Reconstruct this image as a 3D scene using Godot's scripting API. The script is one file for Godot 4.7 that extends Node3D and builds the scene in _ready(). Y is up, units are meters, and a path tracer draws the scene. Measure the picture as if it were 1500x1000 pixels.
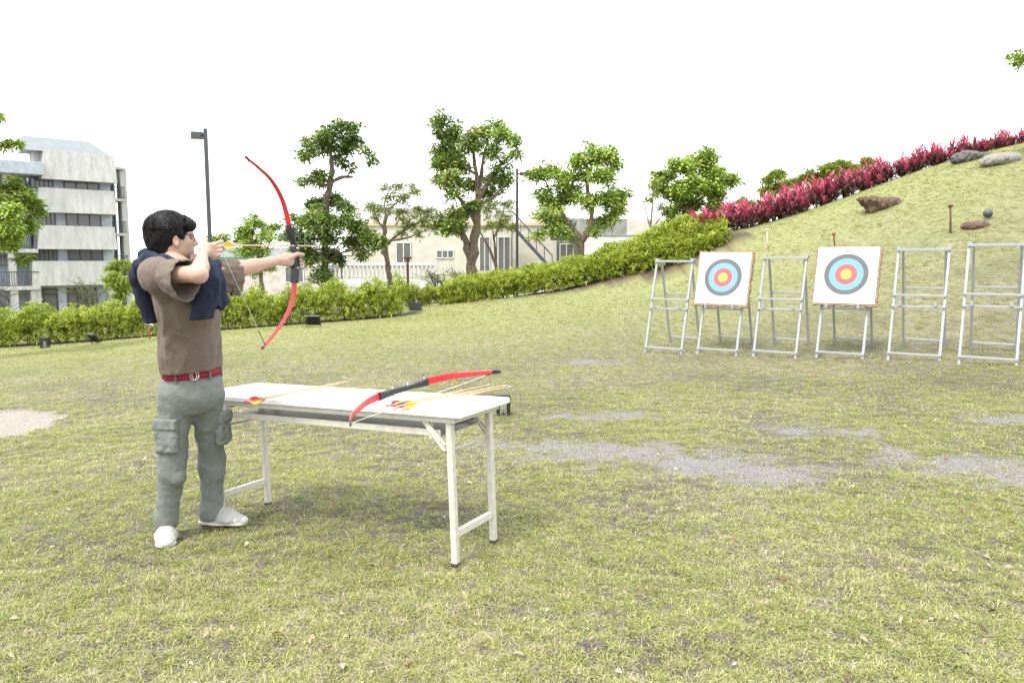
extends Node3D
# An archer on a lawn beside a folding table; target stands, hedges, trees and buildings behind.

const CELL_BLOCK := 8
const GROUND_POINTS := [[-5,-0.032,2],[-5,-0.127,-3],[-5,-0.184,-6],[-1.5,0.087,2],[-1.5,-0.008,-3],[-1.5,-0.065,-6],[1.5,0.189,2],[1.5,0.094,-3],
	[1.5,0.037,-6],[2.296,0.063,-11.45],[3.815,0.118,-10.6],[5.667,0.221,-9],[2.738,0.16,-12.2],[6.339,0.352,-9.8],[0.121,0.01,-13.5],[-6.667,-0.31,-16.5],
	[6.841,1.358,-14],[9.406,2.143,-14.2],[4.821,0.658,-15],[3.46,0.632,-15.5],[4.112,1.197,-18.5],[1.827,0.697,-20.5],[0,0.387,-22],[-2.251,0.033,-24],
	[-3.027,-0.073,-20.5],[-6.46,-0.339,-20.6],[-9.705,-0.619,-20.8],[-12.26,-0.847,-21],[-15.437,-1.041,-21.2],[4.59,1.932,-19.2],[6.032,2.265,-19.5],[7.508,2.692,-19.8],
	[8.972,3.191,-20],[10.455,3.715,-20.2],[12.024,4.136,-20.5],[13.948,4.526,-21],[16.314,5.003,-21.5],[7.532,0.665,-25.5],[10.472,1.591,-26],[13.524,2.536,-26.5],
	[17.814,3.403,-27.5],[0,0.1,-40],[-15,-0.9,-40],[-38,-3.25,-62],[28,0.8,-42],[0,0.8,-57],[-25,-2,-60],[0,0.6,-90],
	[-60,-4,-90],[60,-0.5,-90],[-25,-1.6,-12],[-12,-0.7,-8],[9.5,0.6,-8],[14,1.4,-9],[8,0.4,1],[20,3.6,-14],
	[-12,-0.4,3],[40,2,-45],[35,5,-20]]
const TREES := {
	"big": {"at": [-1.442,0.865,-27], "limbs": [[[0,0,0,0.181],[0.077,0.835,0,0.169],[0.201,1.783,0,0.149],[0.252,2.49,0,0.133],[0.302,2.958,0,0.108]],[[0.002,0.406,0,0.145],[-0.161,1.144,-0.079,0.121],[-0.326,1.547,-0.159,0.108],[-0.562,1.901,-0.238,0.084]],[[0.253,2.607,0,0.096],[0.612,3.309,-0.157,0.084],[1.039,3.891,-0.314,0.06],[1.63,4.47,-0.471,0.029]],[[0.253,2.771,0,0.084],[0.187,3.658,0.068,0.072],[0.073,4.47,0.136,0.048],[-0.018,5.046,0.204,0.024]],[[0.301,2.888,0,0.084],[0.401,3.891,-0.289,0.06],[0.593,4.816,-0.577,0.024]],[[0.131,2.066,0,0.072],[-0.412,2.724,0.016,0.06],[-0.814,2.958,0.032,0.048],[-0.93,3.239,0.048,0.024]],[[0.252,2.443,0,0.072],[0.848,2.818,-0.091,0.055],[1.252,3.309,-0.181,0.024]],[[0.186,3.542,0,0.048],[-0.45,4.007,-0.298,0.034],[-0.914,4.931,-0.597,0.019]]],
		"blobs": [[-1.029,5.276,0.012,0.338],[-0.915,4.816,-0.774,0.434],[-0.49,4.931,-0.111,0.362],[-0.803,4.238,-0.72,0.482],[-1.091,3.774,-0.685,0.41],[-0.451,3.891,-0.126,0.458],[0.025,4.47,0.547,0.434],[0.381,4.931,-0.63,0.386],[0.853,5.046,-0.463,0.362],[1.159,4.701,0.213,0.338],[1.536,4.539,0.749,0.193],[0.733,4.238,0.129,0.338],[1.086,3.728,-0.173,0.313],[1.56,4.076,0.797,0.193],[-0.93,3.309,-0.759,0.41],[-0.457,3.075,0.6,0.41],[0.018,3.239,-0.352,0.313],[0.849,3.239,-0.596,0.386],[1.205,3.379,-0.64,0.289],[0.61,2.865,-0.321,0.241],[-0.584,2.019,0.529,0.434],[-0.225,2.255,-0.534,0.362],[-0.873,1.712,0.137,0.265],[0.014,2.443,0.233,0.265],[-0.516,1.642,-0.214,0.362],[-1.014,1.972,0.08,0.217]]},
	"round": {"at": [2.218,1.638,-25], "limbs": [[[0,0,0,0.123],[0.062,0.484,0,0.112]],[[0.062,0.44,0,0.1],[-0.229,0.812,-0.155,0.089],[-0.563,1.249,-0.31,0.071],[-0.853,1.793,-0.465,0.045],[-1.12,2.399,-0.62,0.022]],[[0.062,0.44,0,0.107],[0.345,0.922,-0.156,0.089],[0.382,1.576,-0.312,0.08],[0.243,2.226,-0.468,0.062],[0.41,2.916,-0.624,0.027]],[[0.382,1.576,0,0.056],[0.819,1.793,-0.208,0.04],[1.192,1.901,-0.417,0.022]],[[-0.229,0.812,0,0.045],[-0.781,0.812,0.128,0.027],[-1.003,0.922,0.256,0.018]]],
		"blobs": [[-1.384,2.485,-0.127,0.29],[-1.012,2.701,-0.327,0.312],[-0.638,2.442,0.15,0.312],[-1.228,1.901,-0.082,0.29],[-0.787,1.684,-0.352,0.335],[-1.115,1.249,0.517,0.335],[-0.847,0.703,0.35,0.29],[-0.562,1.031,-0.45,0.268],[-0.137,2.873,0.131,0.379],[0.3,3.002,0.044,0.402],[0.738,2.98,0.659,0.335],[1.046,2.873,0.403,0.201],[-0.023,2.399,-0.373,0.335],[0.526,2.399,0.844,0.335],[0.964,2.485,-0.671,0.246],[-0.281,1.836,-0.144,0.29],[0.645,1.684,0.452,0.424],[1.193,1.793,-0.612,0.312],[1.411,1.966,-0.019,0.201],[0.762,1.14,-0.81,0.379],[1.09,1.358,0.296,0.29],[0.48,0.703,0.465,0.179],[-0.404,0.572,0.128,0.179],[0.161,1.576,0.66,0.246],[-0.46,2.118,-0.327,0.268],[-1.377,0.593,0.343,0.156]]},
	"right": {"at": [6.032,2.103,-26], "limbs": [[[0,0,0,0.093],[-0.001,0.955,0,0.084],[0.022,1.858,0,0.058],[0.054,2.419,0,0.023]],[[-0.001,0.955,0,0.058],[-0.541,1.52,0.061,0.042],[-0.962,1.948,0.123,0.021]],[[0.017,1.181,0,0.058],[0.6,1.633,0.052,0.042],[1.044,2.082,0.104,0.021]]],
		"blobs": [[-0.964,2.038,-0.071,0.302],[-1.277,1.723,0.548,0.186],[-0.445,2.307,0.717,0.348],[0.006,2.53,-0.042,0.395],[0.461,2.53,0.265,0.348],[0.923,2.307,-0.708,0.348],[1.276,1.97,0.325,0.232],[-0.884,1.52,0.237,0.325],[-0.318,1.745,0.795,0.441],[0.365,1.858,0.519,0.441],[0.943,1.633,-0.347,0.348],[-0.075,1.181,-0.184,0.395],[0.615,1.068,0.272,0.302],[-0.528,0.955,-0.77,0.232],[-0.061,0.615,-0.062,0.395],[0.398,0.615,-0.535,0.302],[-0.634,0.547,-0.617,0.209]]},
	"tiered": {"at": [-6.174,0.464,-25], "limbs": [[[0,0,0,0.112],[0.093,0.997,0,0.112],[0.116,1.877,0,0.107],[0.16,2.75,0,0.107],[0.309,3.4,0,0.098],[0.388,3.939,0,0.085],[0.357,4.433,0,0.056],[0.456,4.903,0,0.022]],[[0.31,3.443,0,0.067],[0.623,3.659,-0.308,0.058],[0.909,3.702,-0.615,0.04]],[[0.198,3.357,0,0.056],[-0.15,3.486,0.187,0.033],[-0.37,3.486,0.374,0.018]],[[0.35,4.154,0,0.045],[0.816,4.433,-0.259,0.031],[1.259,4.69,-0.517,0.018]],[[0.116,1.877,0,0.067],[0.651,2.096,-0.176,0.045],[1.306,1.701,-0.352,0.022]],[[0.11,1.657,0,0.067],[-0.343,2.096,-0.076,0.045],[-0.622,2.358,-0.152,0.022]],[[0.134,0.887,0,0.067],[0.585,1.174,0.259,0.045],[1.187,1.328,0.518,0.022]]],
		"blobs": [[-0.088,4.946,-0.726,0.268],[-0.314,4.69,-0.088,0.201],[0.284,5.01,0.086,0.29],[0.72,5.01,0.663,0.29],[1.05,5.117,0.552,0.246],[1.151,4.733,0.63,0.29],[1.472,4.433,-0.383,0.201],[0.71,4.583,-0.147,0.312],[0.164,4.583,-0.244,0.29],[-0.17,4.369,0.665,0.179],[-0.286,4.133,0.792,0.179],[0.526,4.197,-0.604,0.156],[1.597,4.133,-0.56,0.112],[0.807,4.047,-0.464,0.156],[-0.237,3.508,-0.461,0.268],[-0.525,3.443,-0.026,0.156],[0.028,3.573,0.154,0.179],[-0.323,2.793,-0.41,0.335],[0.232,2.967,-0.858,0.335],[0.667,2.75,-0.14,0.312],[-0.668,2.314,-0.226,0.357],[-0.119,2.205,0.115,0.424],[0.544,2.205,0.784,0.424],[0.985,2.205,0.33,0.29],[1.307,1.767,0.027,0.335],[1.635,1.548,0.203,0.29],[1.967,1.526,0.305,0.201],[0.862,1.657,-0.772,0.379],[0.196,1.548,0.691,0.424],[-0.466,1.657,0.484,0.379],[-0.794,1.767,0.648,0.246],[-0.262,0.997,0.515,0.379],[0.406,1.108,-0.186,0.335],[-0.703,1.108,-0.175,0.246],[1.184,1.174,-0.686,0.246],[0.17,0.555,0.232,0.268],[-0.168,0.378,-0.757,0.312]]},
	"umbrella": {"at": [-4.304,0.698,-27], "limbs": [[[0,0,0,0.101],[-0.085,0.646,0,0.092],[-0.144,1.359,0,0.082],[-0.16,1.833,0,0.072],[-0.104,2.305,0,0.053]],[[-0.122,1.288,0,0.063],[0.363,1.691,-0.148,0.048],[0.845,1.998,-0.296,0.034],[1.253,2.234,-0.443,0.017]],[[-0.137,1.762,0,0.048],[-0.417,2.14,-0.149,0.034],[-0.577,2.469,-0.298,0.017]],[[-0.106,2.187,0,0.048],[0.14,2.657,-0.173,0.034],[0.596,2.939,-0.346,0.017]],[[-0.083,2.14,0,0.043],[-0.143,2.775,-0.082,0.031],[0.08,3.313,-0.164,0.014]],[[0.12,1.431,0,0.039],[0.599,1.525,-0.229,0.029],[1.248,1.809,-0.458,0.014]]],
		"blobs": [[-0.206,3.243,-0.635,0.193],[0.27,3.36,-0.443,0.265],[0.697,3.313,-0.506,0.217],[0.026,2.939,-0.173,0.265],[0.501,2.892,-0.603,0.313],[0.978,3.009,0.476,0.193],[-0.504,2.54,0.145,0.289],[-0.219,2.54,-0.446,0.265],[0.375,2.469,-0.315,0.265],[0.97,2.469,-0.194,0.289],[1.326,2.375,-0.173,0.241],[-0.583,2.187,-0.479,0.169],[0.727,2.069,0.443,0.313],[1.204,2.069,0.626,0.265],[1.44,1.904,-0.043,0.217],[0.483,1.715,-0.021,0.217],[0.959,1.596,-0.526,0.169]]},
	"slim": {"at": [-0.613,1.04,-30], "limbs": [[[0,0,0,0.059],[-0.264,0.821,0,0.048],[-0.555,1.348,0,0.032],[-0.66,1.611,0,0.019]],[[0,0,0,0.054],[-0.051,0.821,-0.067,0.046],[-0.129,1.48,-0.135,0.032],[-0.288,1.795,-0.202,0.016]],[[-0.104,1.217,0,0.035],[0.163,1.873,-0.04,0.027],[0.349,2.527,-0.08,0.013]]],
		"blobs": [[-0.18,2.527,-0.148,0.241],[0.217,2.579,0.208,0.268],[0.561,2.527,-0.214,0.214],[-0.392,2.266,-0.301,0.241],[-0.314,1.742,0.285,0.295],[0.216,1.742,0.018,0.295],[0.613,1.69,-0.223,0.214],[0.031,2.135,0.027,0.188],[0.481,2.057,-0.298,0.161]]},
	"sapling": {"at": [4.311,2.2,-24], "limbs": [[[0,0,0,0.034],[0.028,0.734,0,0.028],[0.057,1.401,0,0.013]],[[0.018,0.147,0,0.026],[-0.14,0.692,0.004,0.019],[-0.209,0.985,0.008,0.011]],[[0.018,0.189,0,0.026],[0.307,0.567,0.067,0.019],[0.429,0.818,0.133,0.011]]],
		"blobs": [[0.062,1.193,0.126,0.107],[-0.167,1.006,0.068,0.086],[0.385,0.901,-0.083,0.129],[0.12,1.443,-0.046,0.086]]},
	"behind_bow": {"at": [-10.442,0.189,-32], "limbs": [[[0,0,0,0.091],[-0.061,0.711,0,0.086],[-0.116,1.559,0,0.069],[-0.148,2.262,0,0.034]],[[-0.056,0.852,0,0.051],[-0.485,1.559,-0.238,0.034],[-0.89,2.122,-0.476,0.02]],[[-0.069,1.277,0,0.051],[0.376,1.84,0.194,0.034],[0.588,2.262,0.388,0.02]]],
		"blobs": [[-0.591,2.542,0.058,0.371],[-0.018,2.738,0.494,0.343],[0.399,2.542,-0.302,0.314],[-1.029,2.178,-0.491,0.314],[-0.181,2.122,0.552,0.429],[0.527,2.122,0.859,0.314],[-0.485,1.559,0.625,0.343],[0.224,1.559,0.542,0.257],[-1.456,2.122,0.564,0.229],[-1.801,2.009,0.425,0.257],[-2.094,1.784,-0.484,0.257],[-0.312,0.852,0.031,0.314],[0.26,0.937,-0.256,0.229],[0.758,2.262,-0.834,0.257]]},
	"lime_bush": {"at": [-12.237,-0.246,-24], "limbs": [[[0,0,0,0.043],[0.046,0.857,0,0.034],[0.118,1.389,0,0.017]],[[0.023,0.429,0,0.032],[-0.199,1.07,-0.083,0.021],[-0.291,1.326,-0.167,0.013]]],
		"blobs": [[-0.181,1.389,-0.097,0.257],[0.187,1.496,-0.106,0.279],[-0.305,1.07,0.084,0.257],[0.12,1.028,0.2,0.321],[0.409,1.241,-0.023,0.257],[-0.008,0.643,0.192,0.279]]},
	"crest_a": {"at": [9.177,2.885,-27], "limbs": [[[0,0,0,0.048],[-0.01,0.939,0,0.039],[-0.006,1.453,0,0.019]]],
		"blobs": [[-0.168,1.359,0.16,0.289],[0.062,1.546,0.15,0.193],[-0.272,0.939,-0.045,0.265],[0.246,1.056,-0.092,0.241]]},
	"crest_b": {"at": [11.247,2.938,-28], "limbs": [[[0,0,0,0.075],[-0.012,0.853,0,0.06],[0.013,1.41,0,0.025]],[[-0.002,0.61,0,0.05],[0.68,1.337,-0.179,0.035],[1.155,1.7,-0.359,0.017]],[[-0.002,0.61,0,0.05],[-0.66,1.022,-0.199,0.035],[-0.965,1.265,-0.398,0.017]]],
		"blobs": [[-1.037,1.216,-0.481,0.325],[-0.552,1.41,0.202,0.35],[-0.071,1.651,0.652,0.35],[0.416,1.748,0.554,0.325],[0.903,1.82,-0.033,0.325],[1.388,1.941,0.249,0.25],[-0.656,0.925,0.488,0.275],[0.068,1.265,-0.676,0.3],[0.675,1.458,0.261,0.3],[-1.143,0.78,0.667,0.225]]},
	"crest_c": {"at": [7.4,2.56,-25], "limbs": [[[0,0,0,0.033],[0.005,0.545,0,0.018]]],
		"blobs": [[-0.022,0.697,0.117,0.179],[0.31,0.654,0.104,0.156],[-0.348,0.545,-0.009,0.156]]},
	"left_edge": {"at": [-12.379,-0.546,-16], "limbs": [[[0,0,0,0.129],[0.282,1.721,0,0.121],[0.565,3.125,0,0.1],[0.764,4.23,0,0.057],[0.856,5.048,0,0.029]],[[0.388,2.145,0,0.057],[1.079,2.846,-0.138,0.043],[1.8,3.056,-0.276,0.029],[2.219,2.986,-0.413,0.014]],[[0.604,3.264,0,0.057],[1.249,4.161,0.186,0.036],[1.795,4.558,0.372,0.017]],[[0.311,1.721,0,0.05],[1.021,2.074,-0.072,0.036],[1.754,2.398,-0.144,0.02],[2.044,2.496,-0.215,0.011]]],
		"blobs": [[1.927,4.844,0.48,0.157],[1.992,4.572,0.752,0.086],[2.104,4.381,-0.166,0.071],[1.894,4.367,-0.157,0.071],[1.747,4.667,0.712,0.2],[1.786,3.845,0.358,0.129],[1.961,3.334,-0.526,0.186],[1.802,3.472,-0.595,0.2],[2.226,3.097,-0.556,0.171],[2.412,2.916,0.645,0.157],[2.068,2.846,0.489,0.243],[1.846,2.707,-0.564,0.214],[2.266,2.637,0.521,0.186],[2.478,2.637,0.766,0.114],[2.039,2.426,0.251,0.186],[1.746,2.286,-0.238,0.186],[1.874,3.097,0.078,0.214],[1.839,2.004,-0.588,0.1],[1.382,3.125,-0.774,0.314],[1.353,3.68,0.751,0.314],[1.334,4.367,0.239,0.314],[1.107,5.048,0.042,0.357],[0.711,5.318,0.691,0.371],[1.341,2.567,-0.106,0.286],[0.786,2.707,0.593,0.343],[0.114,3.125,0.52,0.4],[0.065,4.23,-0.461,0.4],[0.389,4.776,-0.396,0.371],[1.38,4.98,-0.33,0.229],[-0.097,2.286,-0.414,0.343]]},
	"right_edge": {"at": [13.27,3.385,-17], "limbs": [[[0,0,0,0.137],[-0.27,1.451,0,0.114],[-0.5,2.451,0,0.076],[-0.716,3.298,0,0.038]],[[-0.312,1.595,0,0.061],[-1.206,2.095,0.038,0.038],[-1.958,2.309,0.076,0.02],[-2.257,2.394,0.114,0.011]],[[-0.353,1.738,0,0.061],[0.356,2.734,-0.318,0.03]]],
		"blobs": [[-2.17,2.408,-0.133,0.091],[-2.029,2.479,-0.604,0.152],[-1.811,2.309,0.671,0.212],[-1.392,2.593,-0.239,0.304],[-1.501,2.095,-0.069,0.212],[-0.851,3.157,0.136,0.425],[-1.17,3.508,0.662,0.364],[-0.313,3.718,-0.13,0.425],[0.331,3.017,0.684,0.425],[-0.06,2.451,0.003,0.364],[-0.635,2.309,0.052,0.304]]}}
const HEDGE_LEFT := [[-15.67,-1.037,-21],[-12.26,-0.847,-21],[-9.705,-0.619,-20.8],[-6.46,-0.339,-20.6],[-3.027,-0.073,-20.5]]
const HEDGE_RIGHT := [[-2.359,0.033,-24],[0,0.387,-22],[1.827,0.697,-20.5],[3.382,0.988,-19],[4.277,1.197,-18.5],[5.22,1.557,-18.5]]
const HEDGE_MID := [[-3.98,0.331,-25.5],[-2.843,0.377,-25.5],[-1.38,0.456,-25.8]]
const CORDYLINE_ROW := [[4.589,1.966,-19.2],[6.031,2.299,-19.5],[7.507,2.727,-19.8],[8.97,3.226,-20],[10.453,3.75,-20.2],[12.022,4.171,-20.5],[14.128,4.58,-21]]
var rng := RandomNumberGenerator.new()
var micro := FastNoiseLite.new()
var patchy := FastNoiseLite.new()
var folds := FastNoiseLite.new()
var crease := FastNoiseLite.new()
var used := {}
var mats := {}
var tex := {}

# ---------------------------------------------------------------- small helpers
func lin(r: float, g: float, b: float) -> Color:
	return Color(r, g, b).linear_to_srgb()

func numbered(called: String) -> String:
	if not used.has(called):
		used[called] = 0
		return called
	used[called] += 1
	return "%s_%03d" % [called, used[called]]

func tag(o: Node, label: String, category: String, group := "", kind := ""):
	if label: o.set_meta("label", label)
	if category: o.set_meta("category", category)
	if group: o.set_meta("group", group)
	if kind: o.set_meta("kind", kind)
	return o

func thing(called: String, label: String, category: String, at: Vector3, turn := Basis.IDENTITY, group := "") -> Node3D:
	var o := Node3D.new()
	o.name = numbered(called)
	add_child(o)
	o.transform = Transform3D(turn, at)
	tag(o, label, category, group)
	return o

func mesh_node(called: String, mesh: Mesh, m: Material, parent: Node) -> MeshInstance3D:
	var o := MeshInstance3D.new()
	o.mesh = mesh
	o.material_override = m
	if parent == self:
		o.name = numbered(called)
		add_child(o)
	else:
		o.name = called
		parent.add_child(o, true)
	return o

func st_new() -> SurfaceTool:
	var st := SurfaceTool.new()
	st.begin(Mesh.PRIMITIVE_TRIANGLES)
	return st

func part(called: String, st: SurfaceTool, m: Material, parent: Node) -> MeshInstance3D:
	st.generate_normals()
	return mesh_node(called, st.commit(), m, parent)

func noise_image(freq: float, lo: float, hi: float, size := 256, seed_ := 1, octaves := 4) -> Image:
	var n := FastNoiseLite.new()
	n.seed = seed_
	n.frequency = freq
	n.fractal_octaves = octaves
	var src := n.get_seamless_image(size, size)
	src.convert(Image.FORMAT_RGB8)
	var data := src.get_data()
	for i in data.size():
		data[i] = int(clampf(lerpf(lo, hi, data[i] / 255.0), 0, 1) * 255)
	return Image.create_from_data(size, size, false, Image.FORMAT_RGB8, data)

func noise_tex(key: String, freq: float, lo: float, hi: float, size := 256, seed_ := 1) -> ImageTexture:
	if not tex.has(key):
		tex[key] = ImageTexture.create_from_image(noise_image(freq, lo, hi, size, seed_))
	return tex[key]

func bump_tex(key: String, freq: float, strength: float, size := 256, seed_ := 5) -> ImageTexture:
	if not tex.has(key):
		var im := noise_image(freq, 0, 1, size, seed_)
		im.bump_map_to_normal_map(strength)
		tex[key] = ImageTexture.create_from_image(im)
	return tex[key]

# soft creases crossing a fine twill
func wrinkle_tex() -> ImageTexture:
	if not tex.has("wrinkle"):
		var n := FastNoiseLite.new()
		n.seed = 12
		n.frequency = 0.011
		n.fractal_type = FastNoiseLite.FRACTAL_RIDGED
		n.fractal_octaves = 3
		n.domain_warp_enabled = true
		n.domain_warp_amplitude = 22.0
		var im := n.get_seamless_image(512, 512)
		im.convert(Image.FORMAT_RGB8)
		for y in 512:
			for x in 512:
				var v := im.get_pixel(x, y).r * 0.92 + 0.04 * sin((x + y) * TAU / 8.0) + 0.04
				im.set_pixel(x, y, Color(v, v, v))
		im.bump_map_to_normal_map(9.0)
		tex["wrinkle"] = ImageTexture.create_from_image(im)
	return tex["wrinkle"]

# plain material; albedo is given in linear values
func mat(key: String, r: float, g: float, b: float, rough := 0.8, metal := 0.0) -> StandardMaterial3D:
	if mats.has(key):
		return mats[key]
	var m := StandardMaterial3D.new()
	m.albedo_color = lin(r, g, b)
	m.roughness = rough
	m.metallic = metal
	mats[key] = m
	return m

# the same with mottling (and bumps) laid on in three planes
func mottled(key: String, r: float, g: float, b: float, rough: float, spread: float, scale: Vector3, bump := 0.0, freq := 0.02) -> StandardMaterial3D:
	if mats.has(key):
		return mats[key]
	var m := mat(key, r, g, b, rough)
	m.uv1_triplanar = true
	m.uv1_scale = scale
	m.albedo_texture = noise_tex("mottle%.2f_%.3f" % [spread, freq], freq, 1.0 - spread, 1.0, 256, 3)
	if bump > 0:
		m.normal_enabled = true
		m.normal_scale = bump
		m.normal_texture = bump_tex("bump%.3f" % freq, freq * 2, 6.0)
	return m

func cloth(key: String, r: float, g: float, b: float, scale := 14.0, spread := 0.25) -> StandardMaterial3D:
	if mats.has(key):
		return mats[key]
	var m := mat(key, r, g, b, 0.95)
	m.uv1_triplanar = true
	m.uv1_scale = Vector3.ONE * scale
	m.albedo_texture = noise_tex("cloth%.2f" % spread, 0.03, 1.0 - spread, 1.0, 256, 8)
	m.normal_enabled = true
	m.normal_scale = 0.65
	m.normal_texture = wrinkle_tex()
	m.rim_enabled = true
	m.rim = 0.15
	return m

func leaf_mat(key: String) -> StandardMaterial3D:
	if mats.has(key):
		return mats[key]
	var m := StandardMaterial3D.new()
	m.vertex_color_use_as_albedo = true
	m.roughness = 0.55
	m.cull_mode = BaseMaterial3D.CULL_DISABLED
	m.backlight_enabled = true
	m.backlight = Color(0.8, 0.85, 0.45)
	mats[key] = m
	return m

# ---------------------------------------------------------------- shapes (front faces clockwise)
func tri(st: SurfaceTool, a: Vector3, b: Vector3, c: Vector3):
	st.add_vertex(a); st.add_vertex(c); st.add_vertex(b)

func quad(st: SurfaceTool, a: Vector3, b: Vector3, c: Vector3, d: Vector3):
	tri(st, a, b, c); tri(st, a, c, d)

func convex(st: SurfaceTool, pts: Array, faces: Array):
	st.set_smooth_group(-1)
	var mid := Vector3.ZERO
	for p in pts: mid += p
	mid /= pts.size()
	for f in faces:
		var a: Vector3 = pts[f[0]]
		var n: Vector3 = (pts[f[1]] - a).cross(pts[f[2]] - a)
		var c := Vector3.ZERO
		for i in f: c += pts[i]
		c /= f.size()
		var ord: Array = f.duplicate()
		if n.dot(c - mid) < 0:
			ord.reverse()
		for i in range(1, ord.size() - 1):
			tri(st, pts[ord[0]], pts[ord[i]], pts[ord[i + 1]])

# box with chamfered edges
func box(st: SurfaceTool, size: Vector3, xf := Transform3D.IDENTITY, bevel := 0.004):
	var h := size / 2
	var b := minf(bevel, minf(h.x, minf(h.y, h.z)) * 0.45)
	var pts := []
	for sx in [-1, 1]:
		for sy in [-1, 1]:
			for sz in [-1, 1]:
				pts.append(xf * Vector3(sx * h.x, sy * (h.y - b), sz * (h.z - b)))
				pts.append(xf * Vector3(sx * (h.x - b), sy * h.y, sz * (h.z - b)))
				pts.append(xf * Vector3(sx * (h.x - b), sy * (h.y - b), sz * h.z))
	var faces := []
	var id := func(sx, sy, sz, k): return ((sx * 2 + sy) * 2 + sz) * 3 + k
	for s in 2:
		faces.append([id.call(s, 0, 0, 0), id.call(s, 1, 0, 0), id.call(s, 1, 1, 0), id.call(s, 0, 1, 0)])
		faces.append([id.call(0, s, 0, 1), id.call(1, s, 0, 1), id.call(1, s, 1, 1), id.call(0, s, 1, 1)])
		faces.append([id.call(0, 0, s, 2), id.call(1, 0, s, 2), id.call(1, 1, s, 2), id.call(0, 1, s, 2)])
		for t in 2:
			faces.append([id.call(s, t, 0, 0), id.call(s, t, 1, 0), id.call(s, t, 1, 1), id.call(s, t, 0, 1)])
			faces.append([id.call(s, 0, t, 0), id.call(s, 1, t, 0), id.call(s, 1, t, 2), id.call(s, 0, t, 2)])
			faces.append([id.call(0, s, t, 1), id.call(1, s, t, 1), id.call(1, s, t, 2), id.call(0, s, t, 2)])
			for u in 2:
				faces.append([id.call(s, t, u, 0), id.call(s, t, u, 1), id.call(s, t, u, 2)])
	convex(st, pts, faces)

func at(x: float, y: float, z: float) -> Transform3D:
	return Transform3D(Basis.IDENTITY, Vector3(x, y, z))

# a bar of rectangular section between two points; side is the direction of its width w
func bar(st: SurfaceTool, a: Vector3, b: Vector3, w: float, t: float, side := Vector3.RIGHT, bevel := 0.003):
	var d := (b - a).normalized()
	var s := (side - d * side.dot(d)).normalized()
	box(st, Vector3(w, a.distance_to(b), t), Transform3D(Basis(s, d, s.cross(d)), (a + b) / 2), bevel)

# a swept tube with a radius at each point
func tube(st: SurfaceTool, pts: Array, radii: Array, sides := 8, smooth := 0):
	st.set_smooth_group(smooth)
	var rings := []
	var up := Vector3.UP
	for i in pts.size():
		var d: Vector3 = (pts[mini(i + 1, pts.size() - 1)] - pts[maxi(i - 1, 0)]).normalized()
		if i == 0:
			up = Vector3.RIGHT if absf(d.dot(Vector3.UP)) > 0.9 else Vector3.UP
		var x := up.cross(d).normalized()
		up = d.cross(x)
		var ring := []
		for k in sides:
			var a := TAU * k / sides
			ring.append(pts[i] + (x * cos(a) + up * sin(a)) * radii[mini(i, radii.size() - 1)])
		rings.append(ring)
	for i in rings.size() - 1:
		for k in sides:
			var n := (k + 1) % sides
			quad(st, rings[i][k], rings[i][n], rings[i + 1][n], rings[i + 1][k])
	for k in range(1, sides - 1):
		tri(st, rings[0][0], rings[0][k + 1], rings[0][k])
		tri(st, rings[-1][0], rings[-1][k], rings[-1][k + 1])

# a flat strip with thickness along points; side is its width direction
func strip(st: SurfaceTool, pts: Array, widths: Array, thick: Array, side: Vector3):
	st.set_smooth_group(1)
	var rings := []
	for i in pts.size():
		var d: Vector3 = (pts[mini(i + 1, pts.size() - 1)] - pts[maxi(i - 1, 0)]).normalized()
		var s := (side - d * side.dot(d)).normalized()
		var n := d.cross(s)
		var w: float = widths[i] / 2
		var t: float = thick[i] / 2
		rings.append([pts[i] + s * w + n * t * 0.4, pts[i] + s * w * 0.8 + n * t, pts[i] - s * w * 0.8 + n * t, pts[i] - s * w + n * t * 0.4,
			pts[i] - s * w - n * t * 0.4, pts[i] - s * w * 0.8 - n * t, pts[i] + s * w * 0.8 - n * t, pts[i] + s * w - n * t * 0.4])
	for i in rings.size() - 1:
		for k in 8:
			st.set_smooth_group(k % 4)
			var n := (k + 1) % 8
			quad(st, rings[i][k], rings[i][n], rings[i + 1][n], rings[i + 1][k])
	for k in range(1, 7):
		tri(st, rings[0][0], rings[0][k + 1], rings[0][k])
		tri(st, rings[-1][0], rings[-1][k], rings[-1][k + 1])

# smooth curve through points
func spline(pts: Array, steps: int) -> Array:
	var out := []
	for i in pts.size() - 1:
		for k in steps:
			out.append(pts[i].cubic_interpolate(pts[i + 1], pts[maxi(i - 1, 0)], pts[mini(i + 2, pts.size() - 1)], float(k) / steps))
	out.append(pts[-1])
	return out

# ---------------------------------------------------------------- smooth bodies: joined distances meshed as surface nets
func cap(a: Vector3, b: Vector3, ra: float, rb: float, k := 0.02) -> Dictionary:
	return {"inv": Transform3D.IDENTITY, "a": a, "b": b, "ra": ra, "rb": rb, "s": 1.0, "k": k, "t": 0}

# a tapered capsule whose section is stretched: scale is along the axes of turn
func capx(a: Vector3, b: Vector3, ra: float, rb: float, turn: Basis, scale: Vector3, k := 0.02) -> Dictionary:
	var inv := Transform3D(turn * Basis.from_scale(scale), (a + b) / 2).affine_inverse()
	return {"inv": inv, "a": inv * a, "b": inv * b, "ra": ra, "rb": rb, "s": minf(scale.x, minf(scale.y, scale.z)), "k": k, "t": 0}

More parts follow.
